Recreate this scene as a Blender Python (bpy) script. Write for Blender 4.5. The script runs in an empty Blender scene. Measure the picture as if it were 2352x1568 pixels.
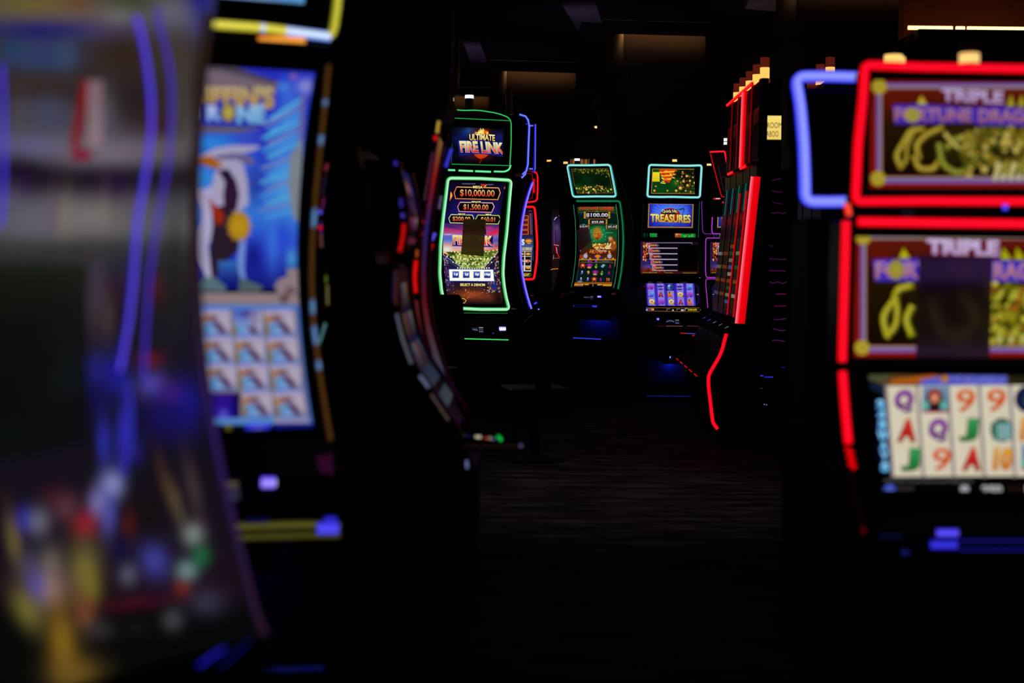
import bpy, bmesh, math, random
import numpy as np
from mathutils import Vector, Matrix, geometry

# ---------------------------------------------------------------- camera, world, exposure
SC = bpy.context.scene
COL = SC.collection
FPX = 3267.0            # focal length in pixels of a 2352 px wide frame (50 mm on full frame)
CAMZ = 1.4
ROLL = 0.011
HX, HY = 1176.0, 585.0  # where the level line of sight meets the frame

cam_data = bpy.data.cameras.new('camera')
cam_data.sensor_width = 36.0
cam_data.lens = FPX / 2352.0 * 36.0
cam_data.shift_y = -(784.0 - HY) / 2352.0
cam_data.clip_start = 0.05
cam_data.clip_end = 200
cam_data.dof.use_dof = True
cam_data.dof.focus_distance = 12.0
cam_data.dof.aperture_fstop = 1.65
cam = bpy.data.objects.new('camera', cam_data)
COL.objects.link(cam)
cr, sr = math.cos(ROLL), math.sin(ROLL)
cam.matrix_world = Matrix(((cr, -sr, 0, 0), (0, 0, -1, 0), (sr, cr, 0, CAMZ), (0, 0, 0, 1)))
SC.camera = cam

SC.view_settings.view_transform = 'Standard'
SC.view_settings.look = 'None'
SC.view_settings.exposure = 0.0
SC.view_settings.gamma = 1.0
SC.view_settings.use_curve_mapping = False

world = bpy.data.worlds.new('world')
SC.world = world
world.use_nodes = True
world.node_tree.nodes['Background'].inputs[0].default_value = (0.5, 0.45, 0.6, 1)
world.node_tree.nodes['Background'].inputs[1].default_value = 0.0


def lin(c):
    c = c / 255.0
    return c / 12.92 if c <= 0.04045 else ((c + 0.055) / 1.055) ** 2.4


def rgb(c, s=1.0):
    return (lin(c[0]) * s, lin(c[1]) * s, lin(c[2]) * s)


def lamp(name, kind, loc, energy, color, size=0.2, aim=None, spot=None):
    l = bpy.data.lights.new(name, kind)
    l.energy = energy
    l.color = color
    if kind == 'AREA':
        l.size = size
    else:
        l.shadow_soft_size = size
    if spot:
        l.spot_size = spot
        l.spot_blend = 0.9
    o = bpy.data.objects.new(name, l)
    COL.objects.link(o)
    o.location = loc
    if aim is not None:
        o.rotation_euler = (Vector(aim) - Vector(loc)).to_track_quat('-Z', 'Y').to_euler()
    return o


# dim house lights of the closed gaming floor: recessed cans over the aisle and violet lamps that graze the ceiling bands, plus an added warm one
lamp('aisle_downlight', 'SPOT', (0.55, 8.3, 3.7), 16, (.96, .9, 1), .15, (0.55, 8.3, 0), .95)
lamp('aisle_downlight', 'SPOT', (0.2, 5.6, 3.7), 1.6, (1, .5, .36), .15, (0.2, 5.6, 0), .62)
lamp('ceiling_band_lamp', 'SPOT', (0.3, 13.4, 2.6), 8, (.66, .46, 1), .1, (0.8, 14.4, 3.8), 1.5)
lamp('ceiling_band_lamp', 'SPOT', (-.9, 16.0, 2.6), 8, (.66, .46, 1), .1, (-.4, 16.8, 3.8), 1.5)
lamp('ceiling_band_lamp', 'SPOT', (1.9, 13.2, 2.9), 3, (1, .6, .5), .1, (2.4, 13.5, 3.8), 1.2)  # added warm lamp with no fixture, brightens the right-hand ceiling band
lamp('hall_lamp', 'AREA', (1.0, 20.5, 3.7), 1.6, (1, .5, .35), 2.0, (1.0, 24.0, 2.2))

# ---------------------------------------------------------------- materials
MATS = {}


def mat(name, col, rough=.5, metal=0.0, emit=None, strength=1.0, coat=0.0, bump=None, spec=.5):
    if name in MATS:
        return MATS[name]
    m = bpy.data.materials.new(name)
    m.use_nodes = True
    b = m.node_tree.nodes['Principled BSDF']
    b.inputs['Base Color'].default_value = (*rgb(col), 1)
    b.inputs['Roughness'].default_value = rough
    b.inputs['Metallic'].default_value = metal
    b.inputs['Coat Weight'].default_value = coat
    b.inputs['Specular IOR Level'].default_value = spec
    if emit:
        b.inputs['Emission Color'].default_value = (*rgb(emit), 1)
        b.inputs['Emission Strength'].default_value = strength
    nt = m.node_tree
    tc = nt.nodes.new('ShaderNodeTexCoord')
    nz = nt.nodes.new('ShaderNodeTexNoise')
    nz.inputs['Scale'].default_value = bump[0] if bump else 40
    nt.links.new(tc.outputs['Object'], nz.inputs['Vector'])
    if not emit:
        mr = nt.nodes.new('ShaderNodeMapRange')
        mr.inputs['To Min'].default_value = max(rough - .05, .02)
        mr.inputs['To Max'].default_value = rough + .06
        nt.links.new(nz.outputs['Fac'], mr.inputs['Value'])
        nt.links.new(mr.outputs['Result'], b.inputs['Roughness'])
    if bump:
        bp = nt.nodes.new('ShaderNodeBump')
        bp.inputs['Strength'].default_value = bump[1]
        bp.inputs['Distance'].default_value = .01
        nt.links.new(nz.outputs['Fac'], bp.inputs['Height'])
        nt.links.new(bp.outputs['Normal'], b.inputs['Normal'])
    MATS[name] = m
    return m


def glow_mat():
    """lit display or lamp: colour comes from what it shows"""
    if 'display' in MATS:
        return MATS['display']
    m = bpy.data.materials.new('display')
    m.use_nodes = True
    nt = m.node_tree
    b = nt.nodes['Principled BSDF']
    b.inputs['Base Color'].default_value = (.002, .002, .002, 1)
    b.inputs['Roughness'].default_value = .5
    b.inputs['Specular IOR Level'].default_value = .06
    a = nt.nodes.new('ShaderNodeAttribute')
    a.attribute_name = 'glow'
    nt.links.new(a.outputs['Color'], b.inputs['Emission Color'])
    b.inputs['Emission Strength'].default_value = 1.0
    MATS['display'] = m
    return m


BLACK = mat('black_gloss_plastic', (8, 8, 9), .36, spec=.09)
MATTE = mat('black_matte_metal', (9, 9, 9), .6, spec=.2)
DECK = mat('deck_rubber', (8, 8, 9), .75, spec=.02)
CHROME = mat('chrome_trim', (190, 190, 195), .16, 1.0)
DCHROME = mat('dark_chrome', (70, 70, 76), .22, 1.0)
GOLD = mat('gold_trim', (150, 100, 50), .35, 1.0)
LEATHER = mat('dark_vinyl', (20, 12, 12), .55, bump=(120, .25), spec=.2)
GLOW = glow_mat()
TAU = 2 * math.pi

# ---------------------------------------------------------------- mesh helpers


def link(name, me, m, parent=None):
    o = bpy.data.objects.new(name, me)
    COL.objects.link(o)
    if m is not None and not me.materials:
        me.materials.append(m)
    if parent is not None:
        o.parent = parent
    return o


def bm_obj(name, bm, m, parent=None, smooth=False, bevel=0.0):
    bmesh.ops.remove_doubles(bm, verts=bm.verts, dist=1e-6)
    bmesh.ops.recalc_face_normals(bm, faces=bm.faces)
    me = bpy.data.meshes.new(name)
    bm.to_mesh(me)
    bm.free()
    if smooth:
        for p in me.polygons:
            p.use_smooth = True
    o = link(name, me, m, parent)
    if bevel:
        md = o.modifiers.new('bevel', 'BEVEL')
        md.width = bevel
        md.segments = 2
        md.limit_method = 'ANGLE'
        md.angle_limit = math.radians(35)
    return o


def add_box(bm, x0, x1, y0, y1, z0, z1):
    vs = [bm.verts.new((x, y, z)) for x in (x0, x1) for y in (y0, y1) for z in (z0, z1)]
    for f in ((0, 1, 3, 2), (4, 6, 7, 5), (0, 4, 5, 1), (2, 3, 7, 6), (0, 2, 6, 4), (1, 5, 7, 3)):
        bm.faces.new([vs[i] for i in f])


def box(name, m, parent, x0, x1, y0, y1, z0, z1, bevel=.004):
    bm = bmesh.new()
    add_box(bm, x0, x1, y0, y1, z0, z1)
    return bm_obj(name, bm, m, parent, bevel=bevel)


def add_prism(bm, prof, x0, x1):
    """side outline (y, z) pulled across x"""
    a = [bm.verts.new((x0, y, z)) for y, z in prof]
    b = [bm.verts.new((x1, y, z)) for y, z in prof]
    n = len(prof)
    bm.faces.new(a)
    bm.faces.new(b[::-1])
    for i in range(n):
        bm.faces.new((a[i], b[i], b[(i + 1) % n], a[(i + 1) % n]))


def prism(name, m, parent, prof, x0, x1, bevel=.006):
    bm = bmesh.new()
    add_prism(bm, prof, x0, x1)
    return bm_obj(name, bm, m, parent, bevel=bevel)


def add_cyl(bm, c, r0, r1, z0, z1, n=20):
    a = [bm.verts.new((c[0] + r0 * math.cos(TAU * i / n), c[1] + r0 * math.sin(TAU * i / n), z0)) for i in range(n)]
    b = [bm.verts.new((c[0] + r1 * math.cos(TAU * i / n), c[1] + r1 * math.sin(TAU * i / n), z1)) for i in range(n)]
    bm.faces.new(a[::-1])
    bm.faces.new(b)
    for i in range(n):
        bm.faces.new((a[i], a[(i + 1) % n], b[(i + 1) % n], b[i]))


def add_tube(bm, pts, r, n=8):
    pts = [Vector(p) for p in pts]
    rings = []
    for i, p in enumerate(pts):
        t = (pts[min(i + 1, len(pts) - 1)] - pts[max(i - 1, 0)]).normalized()
        u = t.orthogonal() if abs(t.x) > .95 else t.cross(Vector((1, 0, 0)))
        u.normalize()
        v = t.cross(u)
        rings.append([bm.verts.new(p + r * (math.cos(TAU * k / n) * u + math.sin(TAU * k / n) * v)) for k in range(n)])
    for a, b in zip(rings, rings[1:]):
        for k in range(n):
            bm.faces.new((a[k], a[(k + 1) % n], b[(k + 1) % n], b[k]))
    bm.faces.new(rings[0][::-1])
    bm.faces.new(rings[-1])


def tag(o, label, cat, group=None):
    o['label'] = label
    o['category'] = cat
    if group:
        o['group'] = group
    return o


def struct(o, label=None):
    o['kind'] = 'structure'
    return o


# ---------------------------------------------------------------- photo frame <-> place
def unroll(px, py):
    dx, dy = px - HX, py - HY
    return dx * cr + dy * sr, -dx * sr + dy * cr


def ray(px, py):
    dx, dy = unroll(np.asarray(px, float), np.asarray(py, float))
    return dx / FPX, -dy / FPX          # X per metre of depth, Z per metre of depth


def at(px, py, Y):
    a, b = ray(px, py)
    return Vector((float(a) * Y, Y, CAMZ + float(b) * Y))


def on_z(px, py, z):
    a, b = ray(px, py)
    Y = (z - CAMZ) / float(b)
    return Vector((float(a) * Y, Y, z))


def pw(pts):
    """surface outline: depth as a function of height, straight between the given (z, depth)"""
    p = sorted(pts)
    zs = np.array([q[0] for q in p])
    ds = np.array([q[1] for q in p])

    def f(z):
        z = np.asarray(z, float)
        r = np.interp(z, zs, ds)
        r = np.where(z < zs[0], ds[0] + (z - zs[0]) * (ds[1] - ds[0]) / (zs[1] - zs[0]), r)
        r = np.where(z > zs[-1], ds[-1] + (z - zs[-1]) * (ds[-1] - ds[-2]) / (zs[-1] - zs[-2]), r)
        return r
    return f


def quad3(p0, p1, p2):
    """concave screen: parabola through three (z, depth)"""
    c = np.polyfit([p0[0], p1[0], p2[0]], [p0[1], p1[1], p2[1]], 2)
    return lambda z: np.polyval(c, np.asarray(z, float))


class Machine:
    """an upright gaming machine: an Empty on the floor, x to the player's right, y into the cabinet"""

    def __init__(self, name, X, Y, yaw, label, cat='slot machine', group=None):
        self.o = bpy.data.objects.new(name, None)
        COL.objects.link(self.o)
        self.X, self.Y, self.a = X, Y, math.radians(yaw)
        self.o.location = (X, Y, 0)
        self.o.rotation_euler = (0, 0, self.a)
        self.o.empty_display_size = .1
        tag(self.o, label, cat, group)

    def hit(self, px, py, d):
        """where the line of sight of photo point px,py meets the surface y = d(z); local x, y, z arrays"""
        ax, az = ray(px, py)
        c, s = math.cos(self.a), math.sin(self.a)
        lo = np.full(np.shape(ax), max(self.Y - 1.5, .3))
        hi = np.full(np.shape(ax), self.Y + 1.5)

        def loc(t):
            dx, dy = ax * t - self.X, t - self.Y
            return dx * c + dy * s, -dx * s + dy * c, CAMZ + az * t
        # sign of y - d(z) at the near end tells which way the machine faces
        x, y, z = loc(lo)
        s0 = np.sign(y - d(z))
        for _ in range(34):
            mid = (lo + hi) / 2
            x, y, z = loc(mid)
            g = np.sign(y - d(z)) == s0
            lo = np.where(g, mid, lo)
            hi = np.where(g, hi, mid)
        return loc((lo + hi) / 2)


def flat(y):
    return lambda z: np.zeros(np.shape(z)) + y


# ---------------------------------------------------------------- lit strips
def rounded(pts, r, closed=False, n=5, step=14.0):
    """round the corners of a polyline and add points along it"""
    P = [Vector((p[0], p[1])) for p in pts]
    out = []
    N = len(P)
    for i in range(N):
        if not closed and i in (0, N - 1):
            out.append(P[i])
            continue
        p, a, b = P[i], P[i - 1], P[(i + 1) % N]
        da, db = (a - p), (b - p)
        k = min(r, da.length * .45, db.length * .45)
        s, e = p + da.normalized() * k, p + db.normalized() * k
        for j in range(n + 1):
            t = j / n
            out.append((1 - t) ** 2 * s + 2 * t * (1 - t) * p + t * t * e)
    if closed:
        out.append(out[0].copy())
    res = [out[0]]
    for p, q in zip(out, out[1:]):
        m = max(1, int((q - p).length / step))
        for j in range(1, m + 1):
            res.append(p.lerp(q, j / m))
    return [(v.x, v.y) for v in res]


def glow_tube(name, parent, pts, r, edge, core, strength=1.0, front=(0, -1, 0), closed=False, n=10, flatten=1.0, colf=None):
    """diffused light tube along local points; the diffuser is brightest straight ahead"""
    P = [Vector(p) for p in pts]
    if closed:
        P = P[:-1]
    N = len(P)
    F = Vector(front).normalized()
    vs, cs, fs = [], [], []
    for i, p in enumerate(P):
        if closed:
            t = (P[(i + 1) % N] - P[i - 1])
        else:
            t = (P[min(i + 1, N - 1)] - P[max(i - 1, 0)])
        t.normalize()
        f = (F - t * F.dot(t))
        if f.length < 1e-4:
            f = t.orthogonal()
        f.normalize()
        b = t.cross(f)
        e2, c2 = (colf(i / max(N - 1, 1)) if colf else (edge, core))
        for k in range(n):
            a = TAU * k / n
            vs.append(p + r * (math.cos(a) * f * flatten + math.sin(a) * b))
            w = max(0.0, math.cos(a)) ** 2.2
            cs.append([lin(e2[j] * (1 - w) + c2[j] * w) * strength for j in range(3)] + [1])
    m = N if closed else N - 1
    for i in range(m):
        for k in range(n):
            a, b = i * n, ((i + 1) % N) * n
            fs.append((a + k, a + (k + 1) % n, b + (k + 1) % n, b + k))
    if not closed:
        fs.append(tuple(range(n))[::-1])
        fs.append(tuple(range((N - 1) * n, N * n)))
    me = bpy.data.meshes.new(name)
    me.from_pydata([tuple(v) for v in vs], [], fs)
    at_ = me.color_attributes.new('glow', 'FLOAT_COLOR', 'POINT')
    at_.data.foreach_set('color', np.array(cs, np.float32).ravel())
    for p in me.polygons:
        p.use_smooth = True
    return link(name, me, GLOW, parent)


def strip(m, name, d, pts, wpx, edge, core, strength=1.0, r=10, closed=False, off=.012, parent=None, step=14.0, **kw):
    """light strip on a machine, following photo points on the surface d"""
    q = rounded(pts, r, closed, step=step)
    x, y, z = m.hit([p[0] for p in q], [p[1] for p in q], d)
    return glow_tube(name, parent or m.o, [(a, b - off, c) for a, b, c in zip(x, y, z)], wpx / 2 * m.Y / FPX,
                     edge, core, strength, closed=closed, **kw)


# ---------------------------------------------------------------- what a screen shows
_TXT = {}


def text_tris(s, bold=.02):
    k = (s, bold)
    if k in _TXT:
        return _TXT[k]
    cu = bpy.data.curves.new('lettering', 'FONT')
    cu.body = s
    cu.offset = bold
    cu.resolution_u = 3
    o = bpy.data.objects.new('lettering', cu)
    COL.objects.link(o)
    dg = bpy.context.evaluated_depsgraph_get()
    ev = o.evaluated_get(dg)
    me = ev.to_mesh()
    me.calc_loop_triangles()
    co = np.array([v.co[:2] for v in me.vertices])
    tr = [tuple(t.vertices) for t in me.loop_triangles]
    ev.to_mesh_clear()
    bpy.data.objects.remove(o)
    bpy.data.curves.remove(cu)
    mn, mx = co.min(0), co.max(0)
    co = (co - mn) / (mx - mn)
    _TXT[k] = (co, tr)
    return _TXT[k]


def mix(a, b, t):
    return tuple(a[i] * (1 - t) + b[i] * t for i in range(3))


def mix3(a, b, c, d, t):
    s = (a, b, c, d)
    k = min(int(t * 3), 2)
    f = t * 3 - k
    return mix(s[k][0], s[k + 1][0], f), mix(s[k][1], s[k + 1][1], f)


class Canvas:
    """picture on a screen, drawn in photo coordinates and laid on the screen's real surface"""

    def __init__(self, band=10.0):
        self.polys = []     # (points, colours, layer)
        self.layer = 0
        self.band = band
        self.T = (0, 0, 1)

    def tr(self, x0, y0, s):
        self.T = (x0, y0, s)
        return self

    def _pt(self, p):
        return (self.T[0] + p[0] * self.T[2], self.T[1] + p[1] * self.T[2])

    def raw(self, pts, cols):
        self.polys.append(([self._pt(p) for p in pts], cols, self.layer))

    def p(self, pts, col):
        self.layer += 1
        if len(pts) <= 3:
            self.raw(pts, [col] * len(pts))
        else:
            for t in geometry.tessellate_polygon([[Vector((a[0], a[1], 0)) for a in pts]]):
                self.raw([pts[i] for i in t], [col] * 3)
        return self

    def q(self, pts, cols):
        self.layer += 1
        self.raw(pts, cols)
        return self

    def r(self, x0, y0, x1, y1, c, c2=None):
        c2 = c2 or c
        return self.q([(x0, y0), (x1, y0), (x1, y1), (x0, y1)], [c, c, c2, c2])

    def ell(self, cx, cy, rx, ry, c, ce=None, n=18, rot=0.0, same=False):
        ce = ce or c
        if not same:
            self.layer += 1
        ca, sa = math.cos(rot), math.sin(rot)
        P = []
        for i in range(n):
            a = TAU * i / n
            u, v = rx * math.cos(a), ry * math.sin(a)
            P.append((cx + u * ca - v * sa, cy + u * sa + v * ca))
        for i in range(n):
            self.raw([(cx, cy), P[i], P[(i + 1) % n]], [c, ce, ce])
        return self

    def line(self, pts, w, col, closed=False, col2=None):
        self.layer += 1
        L = list(pts) + ([pts[0]] if closed else [])
        N = len(L)
        for i, (a, b) in enumerate(zip(L, L[1:])):
            dx, dy = b[0] - a[0], b[1] - a[1]
            l = math.hypot(dx, dy) or 1
            nx, ny = -dy / l * w / 2, dx / l * w / 2
            ex, ey = dx / l * w / 2 * .6, dy / l * w / 2 * .6
            c1 = mix(col, col2, i / (N - 1)) if col2 else col
            c2 = mix(col, col2, (i + 1) / (N - 1)) if col2 else col
            self.raw([(a[0] + nx - ex, a[1] + ny - ey), (b[0] + nx + ex, b[1] + ny + ey),
                      (b[0] - nx + ex, b[1] - ny + ey), (a[0] - nx - ex, a[1] - ny - ey)], [c1, c2, c2, c1])
        return self

    def txt(self, s, x0, y0, x1, y1, c, c2=None, bold=.02, out=None, slope=0.0, lean=0.0, arch=0.0, taper=0.0):
        """letters filling a box; out = (colour, px) dark or light edge behind; slope lowers the right end"""
        def put(b, ca, cb, grow):
            self.layer += 1
            co, tr = text_tris(s, b)
            pts, cols = [], []
            for u, v in co:
                gx, gy = (x1 - x0), (y1 - y0)
                x = x0 - grow + (gx + 2 * grow) * u
                vv = (v - .5) * (1 + taper * (2 * u - 1)) + .5
                y = y1 + grow - (gy + 2 * grow) * vv
                y += slope * (u - .5) * gx - arch * (1 - (2 * u - 1) ** 2)
                x += lean * (v - .5) * gy
                pts.append((x, y))
                cols.append(mix(cb, ca, v) if cb else ca)
            for t in tr:
                self.raw([pts[i] for i in t], [cols[i] for i in t])
        if out:
            put(bold + out[1], out[0], None, (y1 - y0) * out[1] * .9)
        put(bold, c, c2, 0)
        return self

    def soft(self, x0, y0, x1, y1, nx, ny, base, blobs, quadpts=None):
        """smooth picture: base colours by height with soft patches (cx, cy, rx, ry, colour, strength, rot)"""
        self.layer += 1
        U, V = np.meshgrid(np.linspace(0, 1, nx + 1), np.linspace(0, 1, ny + 1))
        if quadpts:
            A, B, C_, D = [np.array(p) for p in quadpts]   # tl tr br bl
            X = (A[0] * (1 - U) + B[0] * U) * (1 - V) + (D[0] * (1 - U) + C_[0] * U) * V
            Y = (A[1] * (1 - U) + B[1] * U) * (1 - V) + (D[1] * (1 - U) + C_[1] * U) * V
        else:
            X, Y = x0 + (x1 - x0) * U, y0 + (y1 - y0) * V
        ks = [b[0] for b in base]
        K = np.stack([np.interp(Y, ks, [b[1][j] for b in base]) for j in range(3)], -1)
        for b in blobs:
            cx, cy, rx, ry, c, al = b[:6]
            rot = b[6] if len(b) > 6 else 0
            hard = b[7] if len(b) > 7 else 1.0
            ca, sa = math.cos(rot), math.sin(rot)
            u, v = (X - cx) * ca + (Y - cy) * sa, -(X - cx) * sa + (Y - cy) * ca
            w = al * np.exp(-((u / rx) ** 2 + (v / ry) ** 2) ** hard)
            K = K * (1 - w[..., None]) + np.array(c) * w[..., None]
        for j in range(ny):
            for i in range(nx):
                idx = ((j, i), (j, i + 1), (j + 1, i + 1), (j + 1, i))
                self.raw([(X[k], Y[k]) for k in idx], [tuple(K[k]) for k in idx])
        return self

    def scatter(self, rnd, n, x0, y0, x1, y1, smin, smax, cols, inside=None, asp=1.0, sides=5):
        self.layer += 1
        for _ in range(n):
            x, y = rnd.uniform(x0, x1), rnd.uniform(y0, y1)
            if inside and not inside(x, y):
                continue
            s = rnd.uniform(smin, smax)
            c = rnd.choice(cols)
            a0 = rnd.uniform(0, TAU)
            self.raw([(x + s * asp * math.cos(a0 + TAU * k / sides), y + s * math.sin(a0 + TAU * k / sides)) for k in range(sides)], [c] * sides)
            self.layer += 1 if rnd.random() < .06 else 0
        return self

    def build(self, m, name, d, box_, parent=None, strength=1.0, off=.003, back=(3, 3, 4), eps=.00005):
        """lay the picture on surface d of machine m inside the screen rectangle box_ = x0, x1, z0, z1"""
        bx0, bx1, bz0, bz1 = box_
        out = []
        B = self.band
        for pts, cols, lay in self.polys:
            ys = [p[1] for p in pts]
            lo, hi = math.floor(min(ys) / B), math.floor((max(ys) - 1e-9) / B)
            if hi <= lo:
                out.append((pts, cols, lay))
                continue
            for k in range(lo, hi + 1):
                P, C = _clip(pts, cols, 1, k * B, True)
                P, C = _clip(P, C, 1, (k + 1) * B, False)
                if len(P) >= 3:
                    out.append((P, C, lay))
        px = np.array([p[0] for o in out for p in o[0]])
        py = np.array([p[1] for o in out for p in o[0]])
        x, y, z = m.hit(px, py, d)
        V, Fc, K = [], [], []
        # the dark panel itself
        zs = np.linspace(bz0, bz1, 161) if name != 'deck_display' else []
        for zz in zs:
            for xx in (bx0, bx1):
                V.append((xx, float(d(zz)) - off, zz))
                K.append([lin(c) for c in back])
        for i in range(max(len(zs) - 1, 0)):
            Fc.append((2 * i, 2 * i + 1, 2 * i + 3, 2 * i + 2))
        i = 0
        for P, C, lay in out:
            n = len(P)
            L = [(x[i + k], z[i + k]) for k in range(n)]
            i += n
            if min(l[0] for l in L) < bx0 or max(l[0] for l in L) > bx1 or min(l[1] for l in L) < bz0 or max(l[1] for l in L) > bz1:
                for ax, lim, keep in ((0, bx0, True), (0, bx1, False), (1, bz0, True), (1, bz1, False)):
                    L, C = _clip(L, C, ax, lim, keep)
                    if len(L) < 3:
                        break
                if len(L) < 3:
                    continue
            s = len(V)
            for (a, b), c in zip(L, C):
                V.append((a, float(d(b)) - off - eps * (lay + 1), b))
                K.append([lin(max(0, q)) * strength for q in c])
            Fc.append(tuple(range(s, s + len(L))))
        me = bpy.data.meshes.new(name)
        me.from_pydata(V, [], Fc)
        a = me.color_attributes.new('glow', 'FLOAT_COLOR', 'POINT')
        a.data.foreach_set('color', np.array([k + [1.0] for k in K], np.float32).ravel())
        return link(name, me, GLOW, parent or m.o)


def _clip(P, C, ax, lim, keep_above):
    """cut a polygon with colours by an axis line"""
    o, oc = [], []
    n = len(P)
    for i in range(n):
        a, b, ca, cb = P[i], P[(i + 1) % n], C[i], C[(i + 1) % n]
        ia = (a[ax] >= lim) == keep_above or a[ax] == lim
        ib = (b[ax] >= lim) == keep_above or b[ax] == lim
        if ia:
            o.append(a)
            oc.append(ca)
        if ia != ib:
            t = (lim - a[ax]) / (b[ax] - a[ax])
            o.append((a[0] + (b[0] - a[0]) * t, a[1] + (b[1] - a[1]) * t))
            oc.append(mix(ca, cb, t))
    return o, oc


# ---------------------------------------------------------------- machine bodies
def head(m, name, d, z0, z1, x0, x1, th, mt=BLACK, n=16, bevel=.008, parent=None, front=.004, narrow=0.0):
    """slab that follows the screen's curve"""
    zs = np.linspace(z0, z1, n)
    pr = [(float(d(z)) + front, float(z)) for z in zs]
    pr += [(float(d(z)) + th, float(z)) for z in zs[::-1]]
    return prism(name, mt, parent or m.o, pr, x0, x1, bevel)


def lower_body(m, w, zb, yb, deck_y=-.33, deck_z=.78, depth=.42, belly=-.02, deck_w=None, mt=BLACK, door=BLACK):
    """cabinet below the screen, sloping button deck, foot plinth; yb is the depth of the screen's foot"""
    h = w / 2
    prism('cabinet', mt, m.o, [(depth, .07), (belly, .07), (belly, deck_z - .12), (yb + .02, zb - .02), (depth, zb + .05)], -h, h)
    dw = (deck_w or w) / 2
    dk = prism('button_deck', DECK, m.o, [(belly - .002, deck_z - .11), (deck_y + .03, deck_z - .06), (deck_y, deck_z - .03), (deck_y, deck_z),
                                         (yb - .01, zb - .025), (yb + .015, zb - .025)], -dw, dw, .01)
    box('base_plinth', MATTE, m.o, -h - .01, h + .01, belly - .06, depth, 0, .07)
    bm = bmesh.new()
    add_box(bm, -h + .05, h - .05, belly - .014, belly - .001, .14, deck_z - .16)
    bm_obj('belly_door', bm, door, m.o, bevel=.006)
    box('lock', CHROME, m.o, h - .09, h - .07, belly - .022, belly - .015, deck_z - .22, deck_z - .2, .002)
    return dk


def pill(m, name, d, px, py, w, h, edge, core, strength=1.0, parent=None, off=.006):
    """small lit button"""
    x, y, z = m.hit(np.array([px - w / 2 + h / 2, px + w / 2 - h / 2]), np.array([py, py]), d)
    return glow_tube(name, parent or m.o, [(x[0] + (x[1] - x[0]) * k / 4, y[0] - off + (y[1] - y[0]) * k / 4, z[0] + (z[1] - z[0]) * k / 4) for k in range(5)],
                     h / 2 * m.Y / FPX, edge, core, strength, flatten=.5)


AMBER = (255, 196, 100)


def tower(m, px, ybase, lits, wpx, ytop, y=.12, parts=None):
    """candle on a machine's roof: stacked lenses, some of them lit. lits = [(y0, y1, core, edge)]"""
    x, yy, z = m.hit(np.array([px, px]), np.array([ybase, ytop]), flat(y))
    r = wpx / 2 * m.Y / FPX
    c = (float(x[0]), y)
    bm = bmesh.new()
    add_cyl(bm, c, r * 1.15, r * 1.15, float(z[0]) - .002, float(z[0]) + r * .25)
    add_cyl(bm, c, r * .96, r * .96, float(z[0]) + r * .25, float(z[1]) - r * .15)
    add_cyl(bm, c, r, r * .8, float(z[1]) - r * .15, float(z[1]))
    t = bm_obj('tower_light', bm, mat('smoked_lens', (40, 32, 34), .25, 0, (30, 20, 20), .12), m.o, bevel=.002)
    for y0, y1, core, edge in lits:
        q = m.hit(np.array([px, px]), np.array([y0, y1]), flat(y))[2]
        za, zb = float(q[1]), float(q[0])
        n = 20
        V, K, Fc = [], [], []
        for j in range(5):
            zz = za + (zb - za) * j / 4
            w = 1 - abs(j - 2) / 2 * .35
            for i in range(n):
                V.append((c[0] + r * 1.02 * math.cos(TAU * i / n), c[1] + r * 1.02 * math.sin(TAU * i / n), zz))
                K.append([lin(v) for v in mix(edge, core, w)] + [1])
        for j in range(4):
            for i in range(n):
                Fc.append((j * n + i, j * n + (i + 1) % n, (j + 1) * n + (i + 1) % n, (j + 1) * n + i))
        me = bpy.data.meshes.new('lamp_lens')
        me.from_pydata(V, [], Fc)
        a = me.color_attributes.new('glow', 'FLOAT_COLOR', 'POINT')
        a.data.foreach_set('color', np.array(K, np.float32).ravel() * 1.15)
        link('lamp_lens', me, GLOW, t)
    return t
# ---------------------------------------------------------------- the hall
def carpet_mat():
    m = bpy.data.materials.new('carpet')
    m.use_nodes = True
    nt = m.node_tree
    b = nt.nodes['Principled BSDF']
    b.inputs['Roughness'].default_value = .95
    tc = nt.nodes.new('ShaderNodeTexCoord')
    mp = nt.nodes.new('ShaderNodeMapping')
    mp.inputs['Scale'].default_value = (.9, 5.0, 1)
    nt.links.new(tc.outputs['Object'], mp.inputs['Vector'])
    n1 = nt.nodes.new('ShaderNodeTexNoise')
    n1.inputs['Scale'].default_value = 2.2
    n1.inputs['Detail'].default_value = 6
    n1.inputs['Roughness'].default_value = .7
    nt.links.new(mp.outputs['Vector'], n1.inputs['Vector'])
    cr_ = nt.nodes.new('ShaderNodeValToRGB')
    e = cr_.color_ramp.elements
    e[0].position, e[0].color = .38, (*rgb((38, 28, 30)), 1)
    e[1].position, e[1].color = .62, (*rgb((150, 130, 128)), 1)
    k = e.new(.5)
    k.color = (*rgb((84, 66, 66)), 1)
    nt.links.new(n1.outputs['Fac'], cr_.inputs['Fac'])
    nt.links.new(cr_.outputs['Color'], b.inputs['Base Color'])
    n2 = nt.nodes.new('ShaderNodeTexNoise')
    n2.inputs['Scale'].default_value = 300
    nt.links.new(tc.outputs['Object'], n2.inputs['Vector'])
    bp = nt.nodes.new('ShaderNodeBump')
    bp.inputs['Strength'].default_value = .5
    bp.inputs['Distance'].default_value = .01
    nt.links.new(n2.outputs['Fac'], bp.inputs['Height'])
    nt.links.new(bp.outputs['Normal'], b.inputs['Normal'])
    return m


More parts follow.
